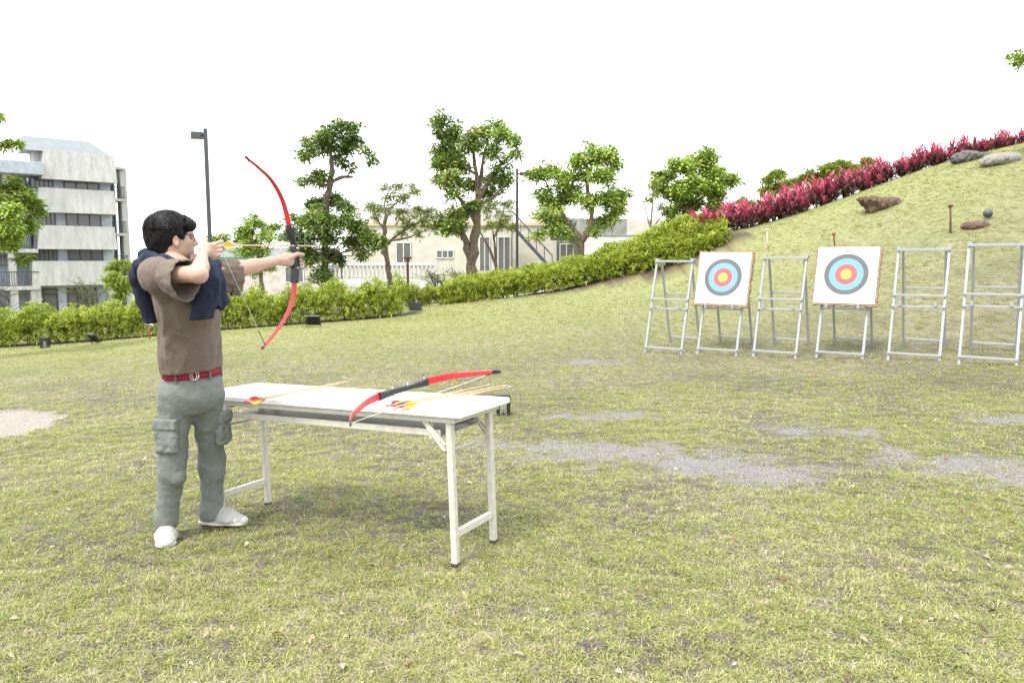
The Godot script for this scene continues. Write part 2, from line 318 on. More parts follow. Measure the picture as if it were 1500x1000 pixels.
func ell(c: Vector3, radii: Vector3, turn := Basis.IDENTITY, k := 0.02) -> Dictionary:
	var inv := Transform3D(turn * Basis.from_scale(radii), c).affine_inverse()
	return {"inv": inv, "a": Vector3.ZERO, "b": Vector3.ZERO, "ra": 1.0, "rb": 1.0, "s": minf(radii.x, minf(radii.y, radii.z)), "k": k, "t": 0}

func rbox(c: Vector3, half: Vector3, turn := Basis.IDENTITY, r := 0.01, k := 0.01) -> Dictionary:
	return {"inv": Transform3D(turn, c).affine_inverse(), "a": half - Vector3.ONE * r, "b": Vector3.ZERO, "ra": r, "rb": r, "s": 1.0, "k": k, "t": 1}

func cut(d: Dictionary) -> Dictionary:
	d.t += 2
	return d

func one(pr: Dictionary, p: Vector3) -> float:
	var q: Vector3 = pr.inv * p
	if pr.t & 1:
		var e: Vector3 = q.abs() - pr.a
		return Vector3(maxf(e.x, 0), maxf(e.y, 0), maxf(e.z, 0)).length() + minf(maxf(e.x, maxf(e.y, e.z)), 0) - pr.ra
	var a: Vector3 = pr.a
	var ba: Vector3 = pr.b - a
	var pa := q - a
	var l := ba.length_squared()
	var h := 0.0 if l < 1e-9 else clampf(pa.dot(ba) / l, 0, 1)
	return ((pa - ba * h).length() - lerpf(pr.ra, pr.rb, h)) * pr.s

func field(prims: Array, p: Vector3) -> float:
	var d := 1e3
	for pr in prims:
		var e := one(pr, p)
		var k: float = pr.k
		if pr.t >= 2:
			e = -e
			var hh := maxf(k - absf(d - e), 0) / k
			d = maxf(d, e) + hh * hh * k * 0.25
		else:
			var hh := maxf(k - absf(d - e), 0) / k
			d = minf(d, e) - hh * hh * k * 0.25
	return d

# fold: [amplitude, scale of the noise along x, y, z]
func blob(arrays: Dictionary, prims: Array, lo: Vector3, hi: Vector3, cell: float, origin: Vector3, fold := [], planes := []):
	var B := CELL_BLOCK
	var n := Vector3i(((hi - lo) / cell / B).ceil()) * B + Vector3i.ONE
	var nx := n.x
	var nxy := n.x * n.y
	var vals := PackedFloat32Array()
	vals.resize(nxy * n.z)
	vals.fill(1.0)
	var amp: float = fold[0] if fold else 0.0
	var fs: Vector3 = fold[1] if fold else Vector3.ONE
	var sharp: float = fold[2] if fold.size() > 2 else 0.0
	var fs2: Vector3 = fold[3] if fold.size() > 3 else Vector3.ONE
	var live := []
	var reach: float = cell * B * 0.87 + cell * 1.5 + amp + (fold[2] if fold.size() > 2 else 0.0)
	for bz in range(0, n.z, B):
		for by in range(0, n.y, B):
			for bx in range(0, n.x, B):
				var c := lo + Vector3(bx + B / 2.0, by + B / 2.0, bz + B / 2.0) * cell
				var near := []
				for pr in prims:
					var e := one(pr, c)
					var lim: float = reach + pr.k
					# stretched shapes: their distances are only a lower bound far away
					if e < lim:
						near.append(pr)
				if near.is_empty(): continue
				var fc := field(near, c)
				var sgn := -1.0 if fc < 0 else 1.0
				var far: bool = absf(fc) > reach + 0.03 and planes.is_empty()
				if not far: live.append(Vector3i(bx, by, bz))
				for z in range(bz, mini(bz + B, n.z)):
					for y in range(by, mini(by + B, n.y)):
						var row := z * nxy + y * nx
						for x in range(bx, mini(bx + B, nx)):
							if far:
								vals[row + x] = sgn
								continue
							var p := lo + Vector3(x, y, z) * cell
							var d := field(near, p)
							if amp > 0 and absf(d) < (amp + sharp) * 2:
								d += amp * folds.get_noise_3dv(p * fs)
								if sharp > 0: d -= sharp * crease.get_noise_3dv(p * fs2)
							for pl in planes:
								d = maxf(d, pl.distance_to(p))
							vals[row + x] = d
	var index := {}
	var V: PackedVector3Array = arrays.v
	var I: PackedInt32Array = arrays.i
	var corner := [0, 1, nx, nx + 1, nxy, nxy + 1, nxy + nx, nxy + nx + 1]
	var off := []
	for c in 8: off.append(Vector3(c & 1, (c >> 1) & 1, c >> 2))
	var edges := [[0, 1], [2, 3], [4, 5], [6, 7], [0, 2], [1, 3], [4, 6], [5, 7], [0, 4], [1, 5], [2, 6], [3, 7]]
	var cells := []
	for b in live:
		for z in range(maxi(b.z - 1, 0), mini(b.z + B, n.z - 1)):
			for y in range(maxi(b.y - 1, 0), mini(b.y + B, n.y - 1)):
				for x in range(maxi(b.x - 1, 0), mini(b.x + B, nx - 1)):
					var at0 := z * nxy + y * nx + x
					var m := 0
					for c in 8:
						if vals[at0 + corner[c]] < 0: m |= 1 << c
					if m == 0 or m == 255 or index.has(at0): continue
					var sum := Vector3.ZERO
					var cnt := 0
					for e in edges:
						var e0: int = e[0]
						var e1: int = e[1]
						if ((m >> e0) & 1) != ((m >> e1) & 1):
							var v0 := vals[at0 + corner[e0]]
							var v1 := vals[at0 + corner[e1]]
							sum += off[e0].lerp(off[e1], v0 / (v0 - v1))
							cnt += 1
					index[at0] = V.size()
					V.append(lo + (Vector3(x, y, z) + sum / cnt) * cell - origin)
					cells.append(at0)
	for at0 in cells:
		var s0 := vals[at0] < 0
		for ax in 3:
			var step: int = [1, nx, nxy][ax]
			var u: int = [nx, nxy, 1][ax]
			var w: int = [nxy, 1, nx][ax]
			if s0 == (vals[at0 + step] < 0): continue
			if not (index.has(at0 - u) and index.has(at0 - w) and index.has(at0 - u - w)): continue
			var a: int = index[at0]
			var b1: int = index[at0 - u]
			var c1: int = index[at0 - u - w]
			var d1: int = index[at0 - w]
			if s0:
				I.append_array([a, c1, b1, a, d1, c1])
			else:
				I.append_array([a, b1, c1, a, c1, d1])
	arrays.v = V
	arrays.i = I

func blob_mesh(arrays: Dictionary) -> ArrayMesh:
	var V: PackedVector3Array = arrays.v
	var I: PackedInt32Array = arrays.i
	var N := PackedVector3Array()
	N.resize(V.size())
	for t in range(0, I.size(), 3):
		var a := V[I[t]]
		var nn := (V[I[t + 2]] - a).cross(V[I[t + 1]] - a)
		for k in 3: N[I[t + k]] += nn
	for i in N.size(): N[i] = N[i].normalized()
	var arr := []
	arr.resize(Mesh.ARRAY_MAX)
	arr[Mesh.ARRAY_VERTEX] = V
	arr[Mesh.ARRAY_NORMAL] = N
	arr[Mesh.ARRAY_INDEX] = I
	var mesh := ArrayMesh.new()
	mesh.add_surface_from_arrays(Mesh.PRIMITIVE_TRIANGLES, arr)
	return mesh

func fresh() -> Dictionary:
	return {"v": PackedVector3Array(), "i": PackedInt32Array()}

func bounds(prims: Array, pad := 0.03) -> Array:
	var lo := Vector3.ONE * 1e3
	var hi := -lo
	for pr in prims:
		if pr.t >= 2: continue
		var f: Transform3D = pr.inv.affine_inverse()
		var ends := [[pr.a, pr.ra], [pr.b, pr.rb]]
		if pr.t & 1: ends = [[pr.a, pr.ra], [-pr.a, pr.ra], [pr.a * Vector3(-1, 1, 1), pr.ra], [pr.a * Vector3(1, -1, 1), pr.ra], [pr.a * Vector3(1, 1, -1), pr.ra], [-pr.a * Vector3(-1, 1, 1), pr.ra], [-pr.a * Vector3(1, -1, 1), pr.ra], [-pr.a * Vector3(1, 1, -1), pr.ra]]
		for e in ends:
			var c: Vector3 = f * e[0]
			var r: Vector3 = Vector3(Vector3(f.basis.x.x, f.basis.y.x, f.basis.z.x).length(), Vector3(f.basis.x.y, f.basis.y.y, f.basis.z.y).length(), Vector3(f.basis.x.z, f.basis.y.z, f.basis.z.z).length()) * e[1]
			lo = lo.min(c - r)
			hi = hi.max(c + r)
	return [lo - Vector3.ONE * pad, hi + Vector3.ONE * pad]

func sculpt(called: String, prims: Array, cell: float, m: Material, parent: Node3D, origin: Vector3, fold := [], planes := []) -> MeshInstance3D:
	var a := fresh()
	var b := bounds(prims)
	blob(a, prims, b[0], b[1], cell, origin, fold, planes)
	return mesh_node(called, blob_mesh(a), m, parent)

# ---------------------------------------------------------------- ground
var tps := PackedFloat64Array()
var lut := PackedFloat32Array()
const LUT_X0 := -60.0
const LUT_Z0 := -96.0
const LUT_STEP := 0.75
const LUT_NX := 161
const LUT_NZ := 141

func solve_ground():
	var n := GROUND_POINTS.size()
	var m := n + 3
	var A := []
	for i in m:
		var row := PackedFloat64Array()
		row.resize(m + 1)
		A.append(row)
	for i in n:
		var p: Array = GROUND_POINTS[i]
		for j in n:
			var q: Array = GROUND_POINTS[j]
			var r2: float = (p[0] - q[0]) ** 2 + (p[2] - q[2]) ** 2
			A[i][j] = 0.0 if r2 < 1e-9 else r2 * log(r2)
		A[i][i] += 0.12
		A[i][n] = 1.0; A[i][n + 1] = p[0]; A[i][n + 2] = p[2]
		A[n][i] = 1.0; A[n + 1][i] = p[0]; A[n + 2][i] = p[2]
		A[i][m] = p[1]
	for c in m:
		var best := c
		for r in range(c + 1, m):
			if absf(A[r][c]) > absf(A[best][c]): best = r
		var t = A[c]; A[c] = A[best]; A[best] = t
		for r in range(c + 1, m):
			var f: float = A[r][c] / A[c][c]
			if f != 0.0:
				for k in range(c, m + 1): A[r][k] -= f * A[c][k]
	tps.resize(m)
	for c in range(m - 1, -1, -1):
		var s: float = A[c][m]
		for k in range(c + 1, m): s -= A[c][k] * tps[k]
		tps[c] = s / A[c][c]
	lut.resize(LUT_NX * LUT_NZ)
	for iz in LUT_NZ:
		for ix in LUT_NX:
			var x := LUT_X0 + ix * LUT_STEP
			var z := LUT_Z0 + iz * LUT_STEP
			var s := tps[n] + tps[n + 1] * x + tps[n + 2] * z
			for j in n:
				var q: Array = GROUND_POINTS[j]
				var r2: float = (x - q[0]) * (x - q[0]) + (z - q[2]) * (z - q[2])
				if r2 > 1e-9: s += tps[j] * r2 * log(r2)
			lut[iz * LUT_NX + ix] = clampf(s, -4.5, 7.0)

func height(x: float, z: float) -> float:
	var fx := clampf((x - LUT_X0) / LUT_STEP, 0, LUT_NX - 1.001)
	var fz := clampf((z - LUT_Z0) / LUT_STEP, 0, LUT_NZ - 1.001)
	var ix := int(fx)
	var iz := int(fz)
	var i := iz * LUT_NX + ix
	fx -= ix
	fz -= iz
	return lerpf(lerpf(lut[i], lut[i + 1], fx), lerpf(lut[i + LUT_NX], lut[i + LUT_NX + 1], fx), fz)

func seg(x: float, z: float, a: Array, b: Array) -> float:
	var p := Vector2(x, z)
	var u := Vector2(a[0], a[1])
	var v := Vector2(b[0], b[1])
	var h := clampf((p - u).dot(v - u) / (v - u).length_squared(), 0, 1)
	return p.distance_to(u.lerp(v, h)) - lerpf(a[2], b[2], h)

const BARE := [[[-0.1, -5.9, 0.10], [1.0, -5.45, 0.36]], [[1.0, -5.45, 0.36], [1.60, -4.95, 0.36]], [[2.75, -5.15, 0.18], [3.2, -4.8, 0.32]], [[3.2, -4.8, 0.32], [3.4, -4.3, 0.34]],
	[[0.35, -7.15, 0.1], [1.1, -7.05, 0.12]], [[2.3, -6.2, 0.12], [2.8, -6.1, 0.1]], [[4.1, -6.4, 0.12], [4.6, -6.3, 0.14]], [[0.8, -11.1, 0.08], [1.3, -11.0, 0.1]]]

# 1 where the gravelly earth lies bare
func bare(x: float, z: float) -> float:
	if x < -1.2 or x > 5.6 or z > -3.4 or z < -11.6: return 0.0
	var d := 9.0
	for s in BARE: d = minf(d, seg(x, z, s[0], s[1]))
	d += patchy.get_noise_2d(x * 6.0, z * 6.0) * 0.36 + patchy.get_noise_2d(x * 30.0, z * 30.0) * 0.26
	return smoothstep(0.24, -0.16, d)

func sandy(x: float, z: float) -> float:
	var d := sqrt(((x + 6.3) / 1.6) ** 2 + ((z + 7.45) / 1.5) ** 2) - 1.0
	d += patchy.get_noise_2d(x * 6.0, z * 6.0) * 0.08 + patchy.get_noise_2d(x * 30.0, z * 30.0) * 0.04
	return smoothstep(0.03, -0.02, d)

# 1 on the dug earth under a hedge
func dug(x: float, z: float) -> float:
	if z > -15.0 or z < -28.0 or x > 8.0 or x < -16.0: return 0.0
	var best := 9.0
	for line in [HEDGE_LEFT, HEDGE_RIGHT, HEDGE_MID]:
		for i in line.size() - 1:
			best = minf(best, seg(x, z + 0.45, [line[i][0], line[i][2], 0.62], [line[i + 1][0], line[i + 1][2], 0.62]))
	best += patchy.get_noise_2d(x * 9.0, z * 9.0) * 0.22
	return smoothstep(0.12, -0.08, best)

func ground_y(x: float, z: float) -> float:
	return height(x, z) + (micro.get_noise_2d(x * 3.0, z * 3.0) * 0.018 * smoothstep(12.0, 7.5, -z) * smoothstep(9.0, 6.0, absf(x)) if z > -12.0 else 0.0) - 0.05 * sandy(x, z)

func axis(lo: float, hi: float, fine_lo: float, fine_hi: float, step: float, grow: float) -> Array:
	var a := []
	var x := fine_lo
	while x < fine_hi:
		a.append(x)
		x += step
	a.append(fine_hi)
	var s := step
	x = fine_hi
	while x < hi:
		s = minf(s * grow, 25.0)
		x += s
		a.append(x)
	s = step
	x = fine_lo
	while x > lo:
		s = minf(s * grow, 25.0)
		x -= s
		a.push_front(x)
	return a

func build_ground():
	var xs := axis(-420, 420, -5.5, 5.5, 0.06, 1.06)
	var zs := axis(-520, 30, -9.0, -2.2, 0.06, 1.06)
	var st := st_new()
	st.set_smooth_group(0)
	for z in zs:
		for x in xs:
			var b := bare(x, z)
			var s := sandy(x, z)
			var n := patchy.get_noise_2d(x * 1.6, z * 1.6) * 0.5 + 0.5
			var n2 := patchy.get_noise_2d(x * 34.0 + 50, z * 34.0) * 0.5 + 0.5
			var c := Color(0.095, 0.078, 0.064).lerp(Color(0.235, 0.205, 0.145), smoothstep(0.30, 0.7, n2 * 0.6 + n * 0.4))
			# beyond the blades built one by one the turf itself carries their colour
			c = c.lerp(Color(0.30, 0.340, 0.105).lerp(Color(0.345, 0.335, 0.155), n), smoothstep(7.0, 20.0, -z) * 0.85)
			c = c.lerp(Color(0.265, 0.252, 0.238).lerp(Color(0.175, 0.163, 0.150), n2 * 0.9), b)
			c = c.lerp(Color(0.40, 0.365, 0.31).lerp(Color(0.27, 0.24, 0.195), n2 * 0.8), s)
			c = c.lerp(Color(0.105, 0.072, 0.050), dug(x, z))
			st.set_color(c)
			st.add_vertex(Vector3(x, ground_y(x, z), z))
	var w := xs.size()
	for j in zs.size() - 1:
		for i in w - 1:
			var a := j * w + i
			for k in [a, a + 1, a + w + 1, a, a + w + 1, a + w]: st.add_index(k)
	var m := StandardMaterial3D.new()
	m.vertex_color_use_as_albedo = true
	m.roughness = 0.95
	m.uv1_triplanar = true
	m.uv1_world_triplanar = true
	m.uv1_scale = Vector3.ONE * 1.3
	m.albedo_texture = noise_tex("soil", 0.06, 0.55, 1.2, 512, 21)
	m.normal_enabled = true
	m.normal_scale = 1.0
	m.normal_texture = bump_tex("soil_bump", 0.08, 8.0, 512, 22)
	tag(part("ground", st, m, self), "", "", "", "structure")

func tuft_mesh(blades: int, seed_: int, length: float, width: float, lean: float) -> ArrayMesh:
	var r := RandomNumberGenerator.new()
	r.seed = seed_
	var st := st_new()
	st.set_smooth_group(-1)
	for k in blades:
		var a := r.randf() * TAU
		var dir := Vector3(cos(a), 0, sin(a))
		var side := Vector3(-sin(a), 0, cos(a)) * width * r.randf_range(0.6, 1.1)
		var root := Vector3(r.randf_range(-1, 1), 0, r.randf_range(-1, 1)) * 0.022
		var l := length * r.randf_range(0.5, 1.15)
		var ln := lean * r.randf_range(0.5, 1.3)
		var mid := root + (dir * sin(ln * 0.6) + Vector3.UP * cos(ln * 0.6)) * l * 0.5
		var tip := mid + (dir * sin(minf(ln * 1.5, 1.75)) + Vector3.UP * cos(minf(ln * 1.5, 1.75))) * l * 0.5
		var tone := 0.5 + 1.1 * pow(r.randf(), 1.3)
		st.set_color(Color(tone, tone * r.randf_range(0.9, 1.02), tone * r.randf_range(0.6, 1.5)))
		for v in [root - side, mid - side * 0.8, root + side, root + side, mid - side * 0.8, mid + side * 0.8, mid - side * 0.8, tip, mid + side * 0.8]:
			st.add_vertex(v)
	st.generate_normals()
	return st.commit()

func scatter(called: String, mesh: Mesh, m: Material, buf: PackedFloat32Array, parent: Node) -> MultiMeshInstance3D:
	var mm := MultiMesh.new()
	mm.transform_format = MultiMesh.TRANSFORM_3D
	mm.use_colors = true
	mm.mesh = mesh
	mm.instance_count = buf.size() / 16
	mm.buffer = buf
	var o := MultiMeshInstance3D.new()
	o.multimesh = mm
	o.material_override = m
	if parent == self:
		o.name = numbered(called)
		add_child(o)
	else:
		o.name = called
		parent.add_child(o, true)
	return o

func put(buf: PackedFloat32Array, b: Basis, p: Vector3, c: Color):
	buf.append_array([b.x.x, b.y.x, b.z.x, p.x, b.x.y, b.y.y, b.z.y, p.y, b.x.z, b.y.z, b.z.z, p.z, c.r, c.g, c.b, 1.0])

func build_grass():
	var green := PackedFloat32Array()
	var straw := PackedFloat32Array()
	var want := 520000
	for i in want:
		# more tufts per square metre near by, fewer far off
		var u := rng.randf()
		var d := 1.9 + 25.0 * pow(u, 1.75)
		var half := d * 0.70 + 1.6
		var x := rng.randf_range(-half, half)
		# keep the share per metre of width even
		if rng.randf() > (0.30 + 0.70 * half / 19.0) and d > 9.0: continue
		var z := -d
		if sandy(x, z) > 0.15: continue
		if d > 15.0 and dug(x, z) > 0.4: continue
		var b := bare(x, z)
		if b > 0.1 and rng.randf() < 0.15 + 0.78 * b: continue
		var n := patchy.get_noise_2d(x * 1.6, z * 1.6) * 0.5 + 0.5
		var n2 := patchy.get_noise_2d(x * 34.0 + 50, z * 34.0) * 0.5 + 0.5
		var cover := n2 * 0.7 + n * 0.3
		if rng.randf() > 0.06 + 0.97 * smoothstep(0.34, 0.61, cover): continue
		var s := (0.78 + 0.030 * d) * rng.randf_range(0.65, 1.25)
		var p := Vector3(x, ground_y(x, z) - 0.004, z)
		var turn := Basis(Vector3.UP, rng.randf() * TAU) * Basis.from_scale(Vector3(s, s * rng.randf_range(0.6, 1.05), s))
		var dry := patchy.get_noise_2d(x * 0.9 + 200, z * 0.9) * 0.5 + 0.5
		if rng.randf() < 0.11 + 0.27 * smoothstep(0.35, 0.75, dry):
			put(straw, turn, p, Color(0.58, 0.52, 0.33) * rng.randf_range(0.6, 1.2))
		else:
			var c := Color(0.395, 0.440, 0.088).lerp(Color(0.22, 0.305, 0.050), rng.randf()).lerp(Color(0.52, 0.49, 0.21), rng.randf() * 0.8 * dry + 0.14)
			put(green, turn, p, c * rng.randf_range(0.75, 1.2))
	var m := leaf_mat("grass")
	tag(scatter("grass", tuft_mesh(12, 5, 0.036, 0.0019, 1.25), m, green, self), "short patchy green lawn grass", "grass", "", "stuff")
	tag(scatter("dry_grass", tuft_mesh(9, 9, 0.046, 0.0015, 1.5), m, straw, self), "dry straw coloured grass blades among the lawn", "grass", "", "stuff")
	# fallen leaves and pebbles
	var leaf := st_new()
	var rows := []
	for i in 6:
		var t := i / 5.0
		var w := 0.018 * sin(PI * clampf(t * 0.93 + 0.05, 0, 1))
		var y := 0.012 * sin(t * 3.0) + 0.006
		rows.append([Vector3(t * 0.075 - 0.037, y + w * 0.5, -w), Vector3(t * 0.075 - 0.037, y, 0), Vector3(t * 0.075 - 0.037, y + w * 0.3, w)])
	for i in 5:
		for k in 2: quad(leaf, rows[i][k], rows[i][k + 1], rows[i + 1][k + 1], rows[i + 1][k])
	leaf.generate_normals()
	var lb := PackedFloat32Array()
	for i in 1900:
		var d := 2.2 + 14.0 * pow(rng.randf(), 1.5)
		var x := rng.randf_range(-1, 1) * (d * 0.70 + 0.5)
		if sandy(x, -d) > 0.1: continue
		var tones := [Color(0.40, 0.31, 0.23), Color(0.46, 0.40, 0.33), Color(0.26, 0.15, 0.09), Color(0.15, 0.10, 0.07), Color(0.42, 0.33, 0.27), Color(0.24, 0.08, 0.05)]
		var c: Color = tones[[0, 0, 1, 1, 2, 2, 3, 4, 4, 3, 0, 5][rng.randi() % 12]]
		var turn := Basis.from_euler(Vector3(rng.randf_range(-0.9, 0.9), rng.randf() * TAU, rng.randf_range(-0.7, 0.7))) * Basis.from_scale(Vector3(1, 1, rng.randf_range(0.5, 1.3)) * (0.20 + 0.42 * pow(rng.randf(), 2.4)))
		put(lb, turn, Vector3(x, ground_y(x, -d) + 0.012, -d), c * rng.randf_range(0.75, 1.2))
	tag(scatter("fallen_leaves", leaf.commit(), leaf_mat("litter"), lb, self), "dry fallen leaves scattered over the lawn", "leaves", "", "stuff")
	var peb := SphereMesh.new()
	peb.radius = 0.5
	peb.height = 0.75
	peb.radial_segments = 7
	peb.rings = 4
	var pb := PackedFloat32Array()
	for i in 5200:
		var x := rng.randf_range(-1.2, 5.0)
		var z := rng.randf_range(-8.0, -3.6)
		if bare(x, z) < rng.randf() * 0.9 + 0.08: continue
		var s := 0.004 + 0.014 * pow(rng.randf(), 4)
		put(pb, Basis.from_euler(Vector3(rng.randf(), rng.randf() * 6, rng.randf())) * Basis.from_scale(Vector3(s, s * 0.7, s * 1.2)), Vector3(x, ground_y(x, z), z), Color(0.22, 0.215, 0.21) * rng.randf_range(0.4, 1.4))
	var pm := StandardMaterial3D.new()
	pm.vertex_color_use_as_albedo = true
	pm.roughness = 0.9
	tag(scatter("gravel", peb, pm, pb, self), "small grey gravel on the bare earth patches", "gravel", "", "stuff")

# ---------------------------------------------------------------- plants
# a sprig of leaves round a point: white vertex colours, tinted per copy
func sprig(count: int, seed_: int, spread: float, length: float, width: float, upward: float) -> ArrayMesh:
	var r := RandomNumberGenerator.new()
	r.seed = seed_
	var st := st_new()
	st.set_smooth_group(-1)
	for k in count:
		var dir := Vector3(r.randfn(), r.randfn() * 0.6 + upward, r.randfn()).normalized()
		var root := dir * spread * r.randf_range(0.0, 0.7)
		var side := dir.cross(Vector3(r.randfn() * 0.4, 1, r.randfn() * 0.4)).normalized()
		var l := length * r.randf_range(0.65, 1.25)
		var w := width * 0.5 * r.randf_range(0.7, 1.2)
		var nrm := side.cross(dir).normalized()
		if nrm.y < 0: nrm = -nrm
		var droop := Vector3.DOWN * l * 0.28
		var mid := root + dir * l * 0.5
		var tip := root + dir * l + droop
		var tone := r.randf_range(0.7, 1.25)
		st.set_color(Color(tone, tone * r.randf_range(0.94, 1.03), tone * r.randf_range(0.8, 1.2)))
		var a := mid - side * w - nrm * w * 0.25
		var b := mid + side * w - nrm * w * 0.25
		for v in [root, a, mid, root, mid, b, a, tip, mid, mid, tip, b]: st.add_vertex(v)
	st.generate_normals()
	return st.commit()

var sprigs := {}
func bark(key: String, r: float, g: float, b: float) -> StandardMaterial3D:
	return mottled(key, r, g, b, 0.95, 0.65, Vector3(1.6, 0.5, 1.6), 1.0, 0.05)

# look: sprig mesh key, colours, sprigs per square metre of blob, bark
func tree(key: String, called: String, label: String, look: Dictionary, group := "", category := "tree") -> Node3D:
	var d: Dictionary = TREES[key]
	var base := Vector3(d.at[0], d.at[1], d.at[2])
	var foot := Vector3(base.x, ground_y(base.x, base.z), base.z)
	var o := thing(called, label, category, foot, Basis.IDENTITY, group)
	var st := st_new()
	var sh := base - foot
	for l in d.limbs:
		var pts := []
		var rad := []
		var first: bool = l == d.limbs[0]
		if first:
			pts.append(Vector3(0, -0.15, 0)); rad.append(l[0][3] * 1.5)
			if sh.y > 0.25:
				pts.append(Vector3(sh.x * 0.3, 0.12, 0)); rad.append(l[0][3] * 1.15)
		for q in l:
			pts.append(Vector3(q[0], q[1], q[2]) + sh)
			rad.append(q[3])
		var sm := spline(pts, 4)
		var rr := []
		for i in sm.size():
			var f := i / 4.0
			var i0 := int(f)
			rr.append(lerpf(rad[i0], rad[mini(i0 + 1, rad.size() - 1)], f - i0) * (1.0 + 0.16 * sin(i * 2.3 + rad[0] * 90)))
			if i > 0: sm[i] += Vector3(sin(i * 1.7 + pts[0].x * 9), 0, cos(i * 2.1)) * rr[i] * 0.22
		tube(st, sm, rr, 9)
	# twigs out to every leaf mass
	for b in d.blobs:
		var c := Vector3(b[0], b[1], b[2]) + sh
		var best := Vector3.ZERO
		var bd := 1e9
		for l in d.limbs:
			for q in l:
				var v := Vector3(q[0], q[1], q[2]) + sh
				var dd := v.distance_to(c) + maxf(v.y - c.y, 0.0) * 2.0
				if dd < bd:
					bd = dd
					best = v
		var r0 := clampf(bd * 0.018, 0.008, 0.04)
		tube(st, [best, best.lerp(c, 0.5) + Vector3(0, -0.06 * bd, 0), c], [r0, r0 * 0.7, r0 * 0.3], 5)
		for k in 5:
			var e: Vector3 = c + Vector3(rng.randfn(), rng.randfn() * 0.6 + 0.3, rng.randfn()).normalized() * b[3] * 0.85
			tube(st, [best.lerp(c, 0.7), c.lerp(e, 0.5), e], [r0 * 0.5, r0 * 0.35, r0 * 0.15], 4)
	part("trunk", st, look.bark, o)
	var buf := PackedFloat32Array()
	for b in d.blobs:
		var c := Vector3(b[0], b[1], b[2]) + sh
		var r: float = b[3]
		var n := int(look.dense * r * r * 4.0) + 5
		# foliage gathers in a few bunches inside every mass
		var bunch := []
		for k in 7: bunch.append(Vector3(rng.randfn(), rng.randfn() * 0.75, rng.randfn()).normalized() * r * rng.randf_range(0.35, 1.08))
		var tone := rng.randf_range(0.8, 1.15)
		for k in n:
			var q: Vector3 = bunch[k % 7] + Vector3(rng.randfn(), rng.randfn() * 0.6, rng.randfn()) * r * 0.24
			var s: float = rng.randf_range(0.7, 1.2) * look.get("size", 1.0)
			var col: Color = look.dark.lerp(look.light, clampf(rng.randf() * 0.75 + (0.25 if rng.randf() < 0.3 else 0.0), 0, 1)) * tone
			if rng.randf() < look.get("young", 0.0): col = look.tip
			put(buf, Basis.from_euler(Vector3(rng.randf_range(-0.4, 0.4), rng.randf() * TAU, rng.randf_range(-0.4, 0.4))) * Basis.from_scale(Vector3.ONE * s), c + q, col)
	tag(scatter("crown", sprigs[look.sprig], leaf_mat("leaf"), buf, o), "", "", "", "stuff")
	return o

# a hedge along points on the ground: leafy shoots over a mound, woody stems beneath
func hedge(called: String, label: String, line: Array, tall: float, wide: float, dense: float, ragged: float, dark: Color, light: Color, end_tall := 1.0) -> Node3D:
	var start := Vector3(line[0][0], 0, line[0][2])
	start.y = ground_y(start.x, start.z)
	var o := thing(called, label, "hedge", start)
	var buf := PackedFloat32Array()
	var st := st_new()
	for i in line.size() - 1:
		var a := Vector3(line[i][0], 0, line[i][2])
		var b := Vector3(line[i + 1][0], 0, line[i + 1][2])
		var l := a.distance_to(b)
		var back := (b - a).normalized().cross(Vector3.UP)
		if back.z > 0: back = -back
		for k in int(l * dense):
			var t := rng.randf()
			var p := a.lerp(b, t)
			var along := (i + t) / (line.size() - 1)
			var bump := lerpf(1.0, end_tall, smoothstep(0.72, 1.0, along)) * (1.0 + ragged * (patchy.get_noise_2d(p.x * 4.0 + 31, p.z * 4.0) * 1.1 + patchy.get_noise_2d(p.x * 13.0, p.z * 13.0 + 7) * 0.7))
			var across := rng.randf()
			# rounded section: most shoots lie near the front, top and back faces
			var ang := rng.randf_range(-0.35, PI + 0.2)
			var rad := pow(rng.randf(), 0.42)
			var hgt := tall * bump * (0.42 + 0.58 * sin(clampf(ang, 0.0, PI)) * rad)
			if ang < 0 or rng.randf() < 0.42: hgt = tall * bump * rng.randf_range(0.05, 0.8)
			var w := wide * (0.5 - 0.5 * cos(clampf(ang, 0, PI)) * rad) + patchy.get_noise_2d(p.x * 7, p.z * 7 + 90) * 0.12
			p += back * w
			p.y = ground_y(p.x, p.z) + hgt
			var c := dark.lerp(light, clampf(rng.randf() * 0.9 + 0.15 * (patchy.get_noise_2d(p.x * 5, p.z * 5)), 0, 1))
			var s := rng.randf_range(0.7, 1.3)
			put(buf, Basis.from_euler(Vector3(rng.randf_range(-0.6, 0.6), rng.randf() * TAU, rng.randf_range(-0.6, 0.6))) * Basis.from_scale(Vector3.ONE * s), p - start, c)
		for k in int(l * 7):
			var p := a.lerp(b, rng.randf()) + back * rng.randf_range(0.12, wide * 0.8)
			p.y = ground_y(p.x, p.z) - 0.03
			var q := p + Vector3(rng.randf_range(-0.18, 0.18), tall * rng.randf_range(0.55, 0.85), rng.randf_range(-0.15, 0.15))
			tube(st, [p - start, p.lerp(q, 0.5) + Vector3(rng.randf_range(-0.05, 0.05), 0, 0) - start, q - start], [0.016, 0.011, 0.005], 4)
	part("stems", st, bark("hedge_wood", 0.20, 0.13, 0.08), o)
	tag(scatter("foliage", sprigs["hedge"], leaf_mat("leaf"), buf, o), "", "", "", "stuff")
	return o

